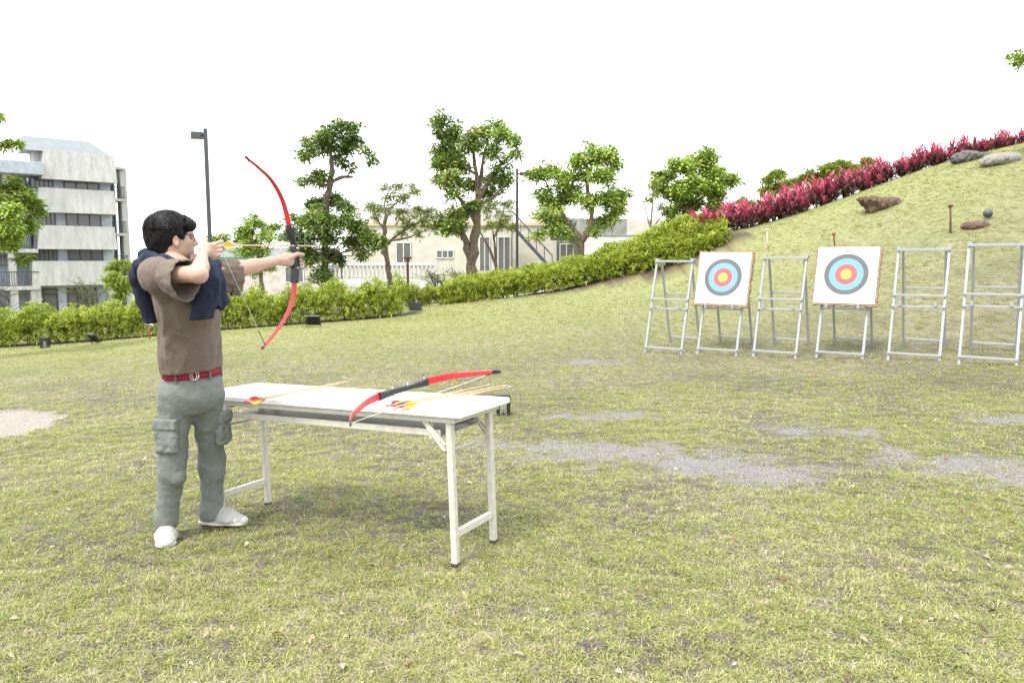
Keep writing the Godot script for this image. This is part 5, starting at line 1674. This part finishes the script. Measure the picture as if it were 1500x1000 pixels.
func build_garden():
	floodlight("black floodlight tilted steeply at the left hedge, nearest the box lantern", -10.55, -19.2, 2.4, 0.75, 0.40)
	floodlight("black floodlight in front of the left hedge, right of the archer", -5.02, -19.25, 3.0, 0.2, 0.36)
	floodlight("black floodlight in the gap between the two hedges", -2.71, -21.4, 3.3, -0.25, 0.34)
	lantern("small black box light at the far left by the hedge", -12.0, -19.5, 0.20, 0.29, 0.3)
	lantern("small black box light on the lawn behind the near end of the table", -0.085, -7.30, 0.125, 0.215, 0.15)
	lamp_post("dark lamp post with a box lamp on its left, behind the archer's head", -9.02, -23.0, 5.29, -1.0, Vector3(0.30, 0.20, 0.22))
	lamp_post("dark lamp post with a flat lamp on its right, beside the outdoor stair", 0.20, -30.0, 4.95, 1.0, Vector3(0.48, 0.12, 0.26))
	# red standpipe
	var x := -9.30
	var z := -19.5
	var o := thing("standpipe", "red water standpipe with a chrome tap behind the archer", "standpipe", Vector3(x, ground_y(x, z), z))
	var st := st_new()
	tube(st, [Vector3(0, -0.1, 0), Vector3(0, 0.34, 0)], [0.022], 8)
	part("pipe", st, mat("pipe_red", 0.30, 0.06, 0.03, 0.6), o)
	st = st_new()
	tube(st, [Vector3(-0.10, 0.37, 0), Vector3(0.02, 0.38, 0), Vector3(0.10, 0.36, 0.02), Vector3(0.13, 0.28, 0.02)], [0.022, 0.03, 0.024, 0.018], 8)
	tube(st, [Vector3(0, 0.36, 0), Vector3(0, 0.47, 0)], [0.02, 0.014], 8)
	tube(st, [Vector3(-0.06, 0.475, 0), Vector3(0.06, 0.475, 0)], [0.014], 8)
	part("tap", st, mat("chrome", 0.55, 0.55, 0.55, 0.2, 1.0), o)
	# hillside
	var rust := mottled("rust", 0.16, 0.075, 0.04, 0.85, 0.4, Vector3.ONE * 8, 0.0, 0.05)
	var pale := mottled("stake_white", 0.55, 0.52, 0.46, 0.8, 0.2, Vector3.ONE * 6, 0.0, 0.05)
	stake("pale stake on the hillside below the pink plants", 5.80, -17.5, 0.44, pale, pale, 0.02)
	stake("rusty stake above the right archery target", 6.52, -15.5, 0.50, rust, mat("rust_red", 0.30, 0.07, 0.03, 0.8), 0.10)
	stake("rusty stake on the hillside left of the black ball", 8.30, -14.6, 0.50, rust, rust, 0.06)
	rock("long brown split rock on the hillside below the pink plants", 8.33, -17.3, Vector3(0.62, 0.18, 0.30), 0.25, mottled("rock_brown", 0.27, 0.165, 0.10, 0.95, 0.7, Vector3(1.2, 1.2, 1.2), 1.0, 0.05), 0.05, 6, 11, 0.34)
	rock("flat dark grey rock highest up the hillside", 11.2, -18.9, Vector3(0.52, 0.17, 0.3), 0.35, mottled("rock_grey", 0.22, 0.22, 0.21, 0.95, 0.5, Vector3(1.2, 1.2, 1.2), 1.0, 0.05), 0.05, 4, 12, 0.3)
	rock("smooth pale grey rock below the highest rock on the hillside", 11.15, -17.75, Vector3(0.47, 0.22, 0.34), 0.2, mottled("rock_pale", 0.36, 0.34, 0.30, 0.95, 0.35, Vector3(1.2, 1.2, 1.2), 0.8, 0.05), 0.03, 4, 13, 0.3)
	rock("small half buried reddish rock beside the black ball", 8.72, -14.55, Vector3(0.24, 0.10, 0.17), 0.2, mottled("rock_red", 0.25, 0.16, 0.12, 0.95, 0.5, Vector3(1.4, 1.4, 1.4), 0.8, 0.05), 0.02, 4, 14, 0.3)
	o = thing("ball_light", "dark ball shaped garden light on the hillside", "garden light", Vector3(9.08, ground_y(9.08, -14.75), -14.75))
	st = st_new()
	var sp := SphereMesh.new()
	sp.radius = 0.085; sp.height = 0.17; sp.radial_segments = 20; sp.rings = 12
	st.append_from(sp, 0, at(0, 0.11, 0))
	mesh_node("globe", st.commit(), mat("globe_dark", 0.05, 0.055, 0.06, 0.35), o)
	st = st_new()
	tube(st, [Vector3(0, -0.08, 0), Vector3(0, 0.04, 0)], [0.045, 0.04], 10)
	part("collar", st, mat("globe_collar", 0.08, 0.08, 0.08, 0.5), o)

# ---------------------------------------------------------------- buildings
func slab(called: String, size: Vector3, c: Vector3, m: Material, parent: Node, bevel := 0.02) -> MeshInstance3D:
	var st := st_new()
	box(st, size, Transform3D(Basis.IDENTITY, c), bevel)
	return part(called, st, m, parent)

# a window: frame bars round panes of glass set back in them
func window(parent: Node, x0: float, x1: float, y0: float, y1: float, z: float, panes: int, frame_m: Material, glass_m: Material, w := 0.07, called := "window"):
	var st := st_new()
	box(st, Vector3(x1 - x0, w, 0.10), at((x0 + x1) / 2, y0 + w / 2, z), 0.01)
	box(st, Vector3(x1 - x0, w, 0.10), at((x0 + x1) / 2, y1 - w / 2, z), 0.01)
	for k in panes + 1:
		var x := lerpf(x0 + w / 2, x1 - w / 2, float(k) / panes)
		box(st, Vector3(w, y1 - y0 - 2 * w, 0.098), at(x, (y0 + y1) / 2, z), 0.01)
	var o := part(called, st, frame_m, parent)
	var step := (x1 - x0 - w) / panes
	for k in panes:
		var s := st_new()
		box(s, Vector3(step - w, y1 - y0 - 2 * w, 0.02), at(x0 + w / 2 + step * (k + 0.5), (y0 + y1) / 2, z - 0.02 + 0.008 * (k % 2)), 0.002)
		part("pane", s, glass_m, o)

func railing(parent: Node, x0: float, x1: float, y0: float, y1: float, z: float, gap: float, m: Material):
	var st := st_new()
	box(st, Vector3(x1 - x0, 0.06, 0.06), at((x0 + x1) / 2, y1, z), 0.01)
	box(st, Vector3(x1 - x0, 0.05, 0.05), at((x0 + x1) / 2, y0, z), 0.01)
	var o := part("railing", st, m, parent)
	var n := int((x1 - x0) / gap)
	var shape := st_new()
	box(shape, Vector3(0.035, y1 - y0, 0.03), Transform3D.IDENTITY, 0.004)
	shape.generate_normals()
	var mesh := shape.commit()
	for k in n + 1:
		var b := mesh_node("baluster", mesh, m, o)
		b.position = Vector3(lerpf(x0 + 0.03, x1 - 0.03, float(k) / n), (y0 + y1) / 2, z)

func band(called: String, parent: Node, x0: float, x1: float, y0: float, y1: float, flare: float, depth: float, m: Material):
	# a concrete spandrel: its foot stands out further than its top
	var p := [Vector3(x0 - flare, y0, 0.55 + flare), Vector3(x1 + flare * 0.4, y0, 0.55 + flare), Vector3(x1, y1, 0.55), Vector3(x0 + flare * 0.3, y1, 0.55),
		Vector3(x0 - flare, y0, -depth), Vector3(x1 + flare * 0.4, y0, -depth), Vector3(x1, y1, -depth), Vector3(x0 + flare * 0.3, y1, -depth)]
	var st := st_new()
	convex(st, p, [[0, 1, 2, 3], [4, 5, 6, 7], [0, 1, 5, 4], [3, 2, 6, 7], [0, 3, 7, 4], [1, 2, 6, 5]])
	return part(called, st, m, parent)

func build_buildings():
	var concrete := mottled("concrete", 0.46, 0.455, 0.44, 0.95, 0.15, Vector3(0.22, 0.045, 0.22), 0.15, 0.03)
	var blue := mottled("blue_grey_wall", 0.40, 0.44, 0.49, 0.9, 0.15, Vector3(0.2, 0.2, 0.2), 0.0, 0.03)
	var iron := mat("dark_iron", 0.035, 0.038, 0.05, 0.5)
	var glass := mat("dark_glass", 0.11, 0.11, 0.11, 0.10)
	var tin := mottled("roof_tin", 0.21, 0.225, 0.235, 0.5, 0.12, Vector3(0.2, 0.2, 0.2), 0.0, 0.03)
	var u := Vector3(0.74, 0, -0.67).normalized()
	var bs := Basis(u, Vector3.UP, u.cross(Vector3.UP))
	var o := thing("apartment_building", "four storey grey concrete block with dark windows at the far left", "building", Vector3(-37.32, -3.06, -60.0), bs)
	slab("wall", Vector3(5.55, 12.0, 5.0), Vector3(3.12, 5.4, -2.95), blue, o)
	slab("foundation", Vector3(14, 3.0, 7.0), Vector3(0.0, -1.65, -3.0), concrete, o)
	band("parapet", o, 0.95, 6.0, 10.75, 12.95, 0.25, 1.0, concrete)
	band("spandrel", o, 0.45, 5.85, 8.2, 10.1, 0.25, 1.0, concrete)
	band("spandrel", o, 0.35, 5.75, 5.35, 7.2, 0.22, 1.0, concrete)
	band("spandrel", o, -0.25, 5.65, 2.5, 4.43, 0.12, 1.0, concrete)
	slab("pillar", Vector3(0.68, 2.6, 0.9), Vector3(-0.12, 1.19, 0.08), concrete, o)
	slab("pillar", Vector3(0.5, 2.6, 0.9), Vector3(5.35, 1.19, 0.08), concrete, o)
	for q in [[10.15, 10.85], [7.2, 8.2], [4.42, 5.35]]:
		window(o, 2.45, 5.02, q[0] - 0.05, q[1] + 0.1, -0.40, 3, iron, glass)
		window(o, 0.15, 1.72, q[0] - 0.05, q[1] + 0.1, -0.42, 5, iron, glass, 0.06, "louvre_window")
	window(o, 0.50, 1.55, 0.0, 2.25, -0.40, 1, iron, glass, 0.10, "glass_door")
	window(o, 2.20, 4.40, 0.0, 2.25, -0.40, 3, iron, glass, 0.10, "glass_door")
	for k in 2:
		var st := st_new()
		box(st, Vector3(1.05 + 1.15 * k, 0.10, 0.05), at(1.02 + 2.28 * k, 1.78, -0.33), 0.01)
		part("transom", st, iron, o)
	# roof shelter of pale sheet metal
	var st := st_new()
	convex(st, [Vector3(-0.2, 12.9, 0.35), Vector3(5.9, 12.9, 0.35), Vector3(4.6, 14.15, -1.2), Vector3(-0.1, 14.15, -1.2), Vector3(-0.2, 12.9, -2.6), Vector3(5.9, 12.9, -2.6)], [[0, 1, 2, 3], [0, 3, 4], [1, 2, 5], [2, 3, 4, 5], [0, 1, 5, 4]])
	var roof := part("roof", st, tin, o)
	slab("roof_post", Vector3(1.4, 2.6, 1.6), Vector3(1.2, 11.8, -1.3), concrete, roof)
	# wing on the left with open galleries
	slab("wing_wall", Vector3(7.0, 11.2, 4.0), Vector3(-3.4, 5.4, -3.4), blue, o)
	for y in [2.35, 5.2, 8.05]:
		slab("gallery_floor", Vector3(7.0, 0.30, 2.6), Vector3(-3.3, y, -0.60), concrete, o)
		railing(o, -6.7, 0.15, y + 0.2, y + 1.25, 0.60, 0.16, iron)
		railing(o, -6.7, 0.15, y + 1.75, y + 2.45, -0.60, 0.22, iron)
	slab("eaves", Vector3(7.4, 0.95, 3.4), Vector3(-2.9, 11.45, -0.35), blue, o)
	slab("gallery_post", Vector3(0.5, 11.4, 0.5), Vector3(-1.55, 5.3, 0.35), concrete, o)
	# stair bay on the right
	for y in [3.9, 6.75, 9.6]:
		slab("landing", Vector3(1.1, 0.22, 1.6), Vector3(6.35, y - 0.12, -1.2), concrete, o)
		railing(o, 5.85, 6.95, y + 0.05, y + 0.95, -0.45, 0.11, iron)
	slab("stair_column", Vector3(0.22, 12.0, 0.22), Vector3(6.35, 5.6, -1.9), iron, o)
	slab("stair_wall", Vector3(0.5, 12.4, 1.2), Vector3(7.0, 6.0, -1.4), concrete, o)
	slab("stair_back_wall", Vector3(0.9, 12.2, 0.2), Vector3(6.32, 5.9, -2.6), blue, o)
	slab("stair_roof", Vector3(1.3, 0.2, 2.2), Vector3(6.45, 12.1, -1.6), concrete, o)
	for y in [4.1, 6.95, 9.8]: window(o, 5.95, 6.65, y, y + 2.2, -2.44, 2, iron, glass)
	# cream hall behind the trees
	var cream := mottled("cream_wall", 0.50, 0.475, 0.41, 0.9, 0.10, Vector3(0.15, 0.15, 0.15), 0.0, 0.03)
	var white := mottled("white_wall", 0.52, 0.515, 0.495, 0.9, 0.12, Vector3(0.2, 0.2, 0.2), 0.0, 0.03)
	var tan_m := mat("tan_trim", 0.45, 0.36, 0.22, 0.8)
	var grey := mottled("grey_block", 0.30, 0.30, 0.30, 0.9, 0.3, Vector3(0.4, 0.1, 0.4), 0.0, 0.03)
	o = thing("cream_hall", "low cream hall with flat roof behind the trees", "building", Vector3(-3.0, 0.6, -58.0))
	slab("wall", Vector3(15.0, 5.0, 6.0), Vector3(-1.3, 0.85, 0.0), cream, o)
	slab("cornice", Vector3(15.3, 0.22, 6.3), Vector3(-1.3, 3.36, 0.0), tan_m, o)
	slab("parapet", Vector3(17.5, 1.6, 5.0), Vector3(-0.2, 4.0, -3.8), white, o)
	slab("annex_wall", Vector3(6.0, 4.2, 5.0), Vector3(9.0, 0.6, -0.6), white, o)
	slab("roof_block", Vector3(3.8, 1.25, 4.0), Vector3(8.9, 3.02, 3.6), grey, o)
	slab("roof_edge", Vector3(6.6, 0.18, 1.2), Vector3(9.0, 2.3, 4.6), mat("roof_edge", 0.05, 0.05, 0.055, 0.8), o)
	slab("annex_upper", Vector3(5.6, 2.2, 4.0), Vector3(13.2, 2.7, -0.5), cream, o)
	for q in [[-5.42, -4.15, 1.55, 2.15, 3], [-2.35, -1.55, 0.6, 3.1, 2], [-1.02, -0.10, 0.6, 3.1, 2], [-8.3, -7.2, 1.2, 2.7, 2], [3.4, 4.4, 0.8, 2.6, 2]]:
		window(o, q[0] + 3.0, q[1] + 3.0, q[2] - 0.6, q[3] - 0.6, 3.04, q[4], mat("window_white", 0.5, 0.5, 0.48, 0.6), glass)
	# outdoor stair of dark steel
	o = thing("outdoor_stair", "dark steel outdoor stair going up to the hall roof", "stair", Vector3(1.2, 0.6, -53.5))
	for s in [-1, 1]:
		st = st_new()
		bar(st, Vector3(-1.15, 3.15, 0.45 * s), Vector3(1.6, 0.15, 0.45 * s), 0.06, 0.20, Vector3(0, 0, 1))
		part("stringer", st, iron, o)
		st = st_new()
		bar(st, Vector3(-1.15, 4.15, 0.45 * s), Vector3(1.6, 1.15, 0.45 * s), 0.04, 0.04, Vector3(0, 0, 1))
		for k in 6: bar(st, Vector3(lerpf(-1.15, 1.6, k / 5.0), lerpf(3.15, 0.15, k / 5.0), 0.45 * s), Vector3(lerpf(-1.15, 1.6, k / 5.0), lerpf(4.15, 1.15, k / 5.0), 0.45 * s), 0.03, 0.03)
		bar(st, Vector3(-2.3, 4.15, 0.45 * s), Vector3(-1.15, 4.15, 0.45 * s), 0.04, 0.04, Vector3(0, 0, 1))
		bar(st, Vector3(-2.3, 3.1, 0.45 * s), Vector3(-2.3, 4.15, 0.45 * s), 0.04, 0.04)
		part("handrail", st, iron, o)
	for k in 13:
		slab("tread", Vector3(0.27, 0.05, 0.84), Vector3(lerpf(-1.05, 1.5, k / 12.0), lerpf(3.02, 0.25, k / 12.0), 0), iron, o, 0.005)
	slab("landing", Vector3(1.2, 0.10, 1.0), Vector3(-1.75, 3.10, 0), iron, o)
	for x in [-2.25, -1.2]: slab("post", Vector3(0.07, 4.1, 0.07), Vector3(x, 1.02, 0.35), iron, o, 0.005)
	# white balustrade and low walls
	o = thing("balustrade_wall", "white balustrade wall beyond the left hedge", "wall", Vector3(-8.0, ground_y(-8.0, -45.0), -45.0))
	var by := 0.2 - o.position.y
	slab("plinth", Vector3(7.0, by + 0.15, 0.35), Vector3(0, (by + 0.15) / 2 - 0.02, 0), white, o)
	slab("coping", Vector3(7.0, 0.16, 0.34), Vector3(0, by + 0.98, 0), white, o)
	var bl := st_new()
	tube(bl, [Vector3(0, 0, 0), Vector3(0, 0.1, 0), Vector3(0, 0.25, 0), Vector3(0, 0.45, 0), Vector3(0, 0.75, 0)], [0.075, 0.06, 0.095, 0.06, 0.075], 10)
	bl.generate_normals()
	var bm := bl.commit()
	for k in 28:
		var b := mesh_node("baluster", bm, white, o)
		b.position = Vector3(-3.35 + k * 0.248, by + 0.15, 0)
	o = thing("low_house", "low pale house with a green roof edge behind the bow", "building", Vector3(-17.0, -0.6, -52.0))
	slab("wall", Vector3(9.0, 2.6, 5.0), Vector3(0, 0.9, -2.5), mottled("pink_wall", 0.55, 0.49, 0.46, 0.9, 0.2, Vector3(0.2, 0.2, 0.2), 0.0, 0.03), o)
	slab("roof_edge", Vector3(9.4, 0.18, 5.4), Vector3(0, 2.3, -2.5), mat("roof_green", 0.20, 0.36, 0.33, 0.7), o)
	slab("roof", Vector3(8.6, 0.5, 4.8), Vector3(0, 2.64, -2.5), mottled("roof_grey", 0.40, 0.38, 0.36, 0.9, 0.2, Vector3(0.2, 0.2, 0.2), 0.0, 0.03), o)
	window(o, 1.6, 2.9, 0.5, 1.6, 0.04, 2, mat("window_white", 0.5, 0.5, 0.48, 0.6), glass)
	slab("cooler_box", Vector3(0.8, 0.6, 0.4), Vector3(2.5, 0.15, 0.6), white, o)
	o = thing("retaining_wall", "low white garden wall below the grey roof block", "wall", Vector3(7.2, ground_y(7.2, -46.0), -46.0))
	slab("wall_face", Vector3(6.0, 2.9 - o.position.y, 0.3), Vector3(0, (2.8 - o.position.y) / 2, 0), white, o)
	slab("coping", Vector3(6.1, 0.1, 0.4), Vector3(0, 2.8 - o.position.y + 0.1, 0), grey, o)
	o = thing("sign_post", "small brown wooden sign post behind the hedge gap", "sign", Vector3(-4.35, ground_y(-4.35, -32.0), -32.0))
	var top: float = 1.50 - o.position.y
	slab("post", Vector3(0.10, top, 0.10), Vector3(0, top / 2, 0), bark("post_wood", 0.20, 0.12, 0.07), o)
	slab("board", Vector3(0.32, 0.10, 0.14), Vector3(0, top + 0.03, 0), bark("post_wood", 0.20, 0.12, 0.07), o)
	# pale paved road between the hedges and the houses
	st = st_new()
	st.set_smooth_group(0)
	var nx := 46
	for j in 9:
		for i in nx:
			var px := -46.0 + 66.0 * i / (nx - 1)
			var pz := -34.0 - 9.0 * j / 8 + 0.12 * px
			st.add_vertex(Vector3(px, ground_y(px, pz) + 0.05, pz))
	for j in 8:
		for i in nx - 1:
			var a := j * nx + i
			for k in [a, a + nx + 1, a + 1, a, a + nx, a + nx + 1]: st.add_index(k)
	tag(part("road", st, mottled("paving", 0.42, 0.42, 0.42, 0.95, 0.2, Vector3(0.5, 0.5, 0.5), 0.0, 0.03), self), "", "", "", "structure")

# ---------------------------------------------------------------- greenery
func bare_shrub(label: String, x: float, z: float, tall: float, seed_: int, leafy: int, col: Color):
	var r := RandomNumberGenerator.new()
	r.seed = seed_
	var p := Vector3(x, ground_y(x, z), z)
	var o := thing("bare_shrub", label, "shrub", p)
	var st := st_new()
	var buf := PackedFloat32Array()
	for k in 6:
		var a := r.randf() * TAU
		var e := Vector3(cos(a) * 0.35, 1, sin(a) * 0.35) * tall * r.randf_range(0.5, 0.75)
		tube(st, [Vector3(0, -0.05, 0), e * 0.4 + Vector3(0, 0.1, 0), e], [0.05, 0.035, 0.018], 5)
		for j in 7:
			var b := e * r.randf_range(0.5, 1.0)
			var q := b + Vector3(r.randfn(), r.randf_range(0.2, 1.2), r.randfn()) * tall * 0.2
			tube(st, [b, b.lerp(q, 0.5) + Vector3(r.randf_range(-0.04, 0.04), 0, 0), q], [0.018, 0.012, 0.005], 4)
			for l in leafy: put(buf, Basis.from_euler(Vector3(r.randf(), r.randf() * TAU, r.randf())) * Basis.from_scale(Vector3.ONE * r.randf_range(0.6, 1.0)), b.lerp(q, r.randf_range(0.3, 1.0)) + Vector3(r.randfn(), r.randfn(), r.randfn()) * 0.07, col * r.randf_range(0.7, 1.2))
	part("branches", st, bark("grey_bark", 0.17, 0.15, 0.13), o)
	if leafy > 0: tag(scatter("foliage", sprigs["hedge"], leaf_mat("leaf"), buf, o), "", "", "", "stuff")

func build_greenery():
	sprigs["broad"] = sprig(9, 31, 0.18, 0.19, 0.080, 0.25)
	sprigs["fine"] = sprig(12, 32, 0.16, 0.12, 0.04, 0.35)
	sprigs["hedge"] = sprig(9, 33, 0.09, 0.085, 0.040, 0.5)
	var brown := bark("brown_bark", 0.40, 0.31, 0.22)
	var dark_b := bark("dark_bark", 0.28, 0.22, 0.16)
	var deep := {"sprig": "broad", "dark": Color(0.109, 0.192, 0.051), "light": Color(0.422, 0.512, 0.122), "dense": 128.0, "bark": brown, "young": 0.07, "tip": Color(0.538, 0.512, 0.102)}
	var mid := deep.duplicate()
	mid.merge({"dark": Color(0.166, 0.275, 0.051), "light": Color(0.499, 0.602, 0.122), "tip": Color(0.563, 0.576, 0.128), "young": 0.10}, true)
	var dusk := deep.duplicate()
	dusk.merge({"dark": Color(0.077, 0.147, 0.051), "light": Color(0.346, 0.435, 0.102), "bark": dark_b, "dense": 128.0, "tip": Color(0.333, 0.333, 0.051)}, true)
	var pale := {"sprig": "fine", "dark": Color(0.17, 0.22, 0.045), "light": Color(0.34, 0.38, 0.11), "dense": 110.0, "bark": brown, "young": 0.0, "tip": Color.WHITE}
	var lime := {"sprig": "fine", "dark": Color(0.19, 0.25, 0.03), "light": Color(0.36, 0.42, 0.07), "dense": 260.0, "bark": brown, "young": 0.0, "tip": Color.WHITE}
	tree("big", "broadleaf_tree", "tallest tree with a thick forked brown trunk, left of the lamp post", deep)
	tree("round", "broadleaf_tree", "rounded leafy tree with forked trunk, right of the lamp post", mid)
	tree("right", "broadleaf_tree", "dense round green tree just left of the pink plants", mid.merged({"dense": 230.0}, true))
	tree("tiered", "broadleaf_tree", "dark tree with a separate tuft of leaves on a bare upper trunk", dusk)
	tree("umbrella", "light_tree", "light airy umbrella shaped tree between the dark tree and the tallest tree", pale)
	tree("slim", "light_tree", "slim pale green tree with thin twin stems behind the tallest tree", pale)
	var sap := pale.duplicate()
	sap.dense = 200.0
	tree("sapling", "sapling", "thin nearly leafless sapling left of the dense round tree", sap)
	tree("behind_bow", "broadleaf_tree", "green tree behind the archer's outstretched arm", mid)
	tree("lime_bush", "lime_bush", "tall yellow green bush behind the archer's back", lime, "", "bush")
	tree("crest_a", "light_tree", "small pale tree behind the pink plants, nearest the dense round tree", lime.merged({"dense": 420.0}, true))
	tree("crest_b", "broadleaf_tree", "wide yellow green tree top rising behind the pink plants", lime.merged({"dense": 430.0}, true))
	tree("crest_c", "light_tree", "low pale bush at the foot of the pink plant row", lime, "", "bush")
	tree("left_edge", "broadleaf_tree", "tree reaching in from the left edge in front of the concrete block", mid.merged({"dense": 900.0, "size": 0.58}, true))
	tree("right_edge", "broadleaf_tree", "tree whose leaves just reach in at the upper right edge", mid.merged({"dense": 300.0, "size": 0.7}, true))
	var hd := Color(0.19, 0.27, 0.025)
	var hl := Color(0.50, 0.53, 0.075)
	hedge("golden_hedge", "loose yellow green hedge behind the archer on the left", HEDGE_LEFT, 0.98, 1.1, 800, 0.34, hd, hl)
	hedge("golden_hedge", "long clipped yellow green hedge climbing to the pink plants", HEDGE_RIGHT, 0.80, 1.2, 1150, 0.13, hd, hl, 0.5)
	hedge("golden_hedge", "small loose hedge seen in the gap between the two long hedges", HEDGE_MID, 0.75, 1.0, 560, 0.3, hd, hl)
	bare_shrub("bare grey shrub at the far left in front of the concrete block", -23.5, -35.0, 2.4, 3, 0, Color.WHITE)
	bare_shrub("thin grey green shrub in front of the glass doors of the concrete block", -19.6, -35.5, 2.3, 4, 5, Color(0.14, 0.16, 0.10))
	bare_shrub("thin twiggy shrub in front of the hall's small window", -3.3, -34.0, 1.7, 5, 1, Color(0.14, 0.16, 0.10))
	bare_shrub("thin twiggy shrub left of the tallest tree's trunk", -2.2, -33.0, 1.9, 6, 1, Color(0.14, 0.16, 0.10))

func _ready():
	# camera
	var cam := Camera3D.new()
	cam.name = "camera"
	cam.position = Vector3(0, 1.45, 0)
	cam.rotation_degrees = Vector3(-6.0885, 0, 0)
	cam.fov = 48.1147
	cam.near = 0.05
	cam.far = 1500
	add_child(cam)
	cam.current = true
	# bright overcast sky
	var env := Environment.new()
	env.background_mode = Environment.BG_SKY
	var sky := Sky.new()
	var psm := ProceduralSkyMaterial.new()
	psm.sky_top_color = Color(0.93, 0.95, 0.97)
	psm.sky_horizon_color = Color(0.97, 0.975, 0.975)
	psm.sky_curve = 0.2
	psm.ground_bottom_color = Color(0.45, 0.44, 0.38)
	psm.ground_horizon_color = Color(0.85, 0.86, 0.84)
	psm.sun_angle_max = 0.0
	sky.sky_material = psm
	env.sky = sky
	env.tonemap_mode = Environment.TONE_MAPPER_LINEAR
	env.tonemap_exposure = 3.0
	env.sdfgi_enabled = true
	env.ssao_enabled = true
	env.ssil_enabled = true
	var we := WorldEnvironment.new()
	we.name = "world_environment"
	we.environment = env
	add_child(we)
	var sun := DirectionalLight3D.new()
	sun.name = "sun"
	sun.rotation_degrees = Vector3(-58, -38, 0)
	sun.light_energy = 0.5
	sun.light_color = Color(1.0, 0.975, 0.94)
	sun.light_angular_distance = 14.0
	sun.shadow_enabled = true
	add_child(sun)
	rng.seed = 20
	micro.seed = 2; micro.frequency = 1.0; micro.fractal_octaves = 3
	patchy.seed = 4; patchy.frequency = 0.35; patchy.fractal_octaves = 3
	folds.seed = 6; folds.frequency = 1.0; folds.fractal_octaves = 2
	crease.seed = 9; crease.frequency = 1.0; crease.fractal_type = FastNoiseLite.FRACTAL_RIDGED; crease.fractal_octaves = 2
	solve_ground()
	build_ground()
	build_buildings()
	build_greenery()
	build_cordylines()
	build_table()
	build_stands()
	build_garden()
	build_person()
	build_archery()
	build_grass()
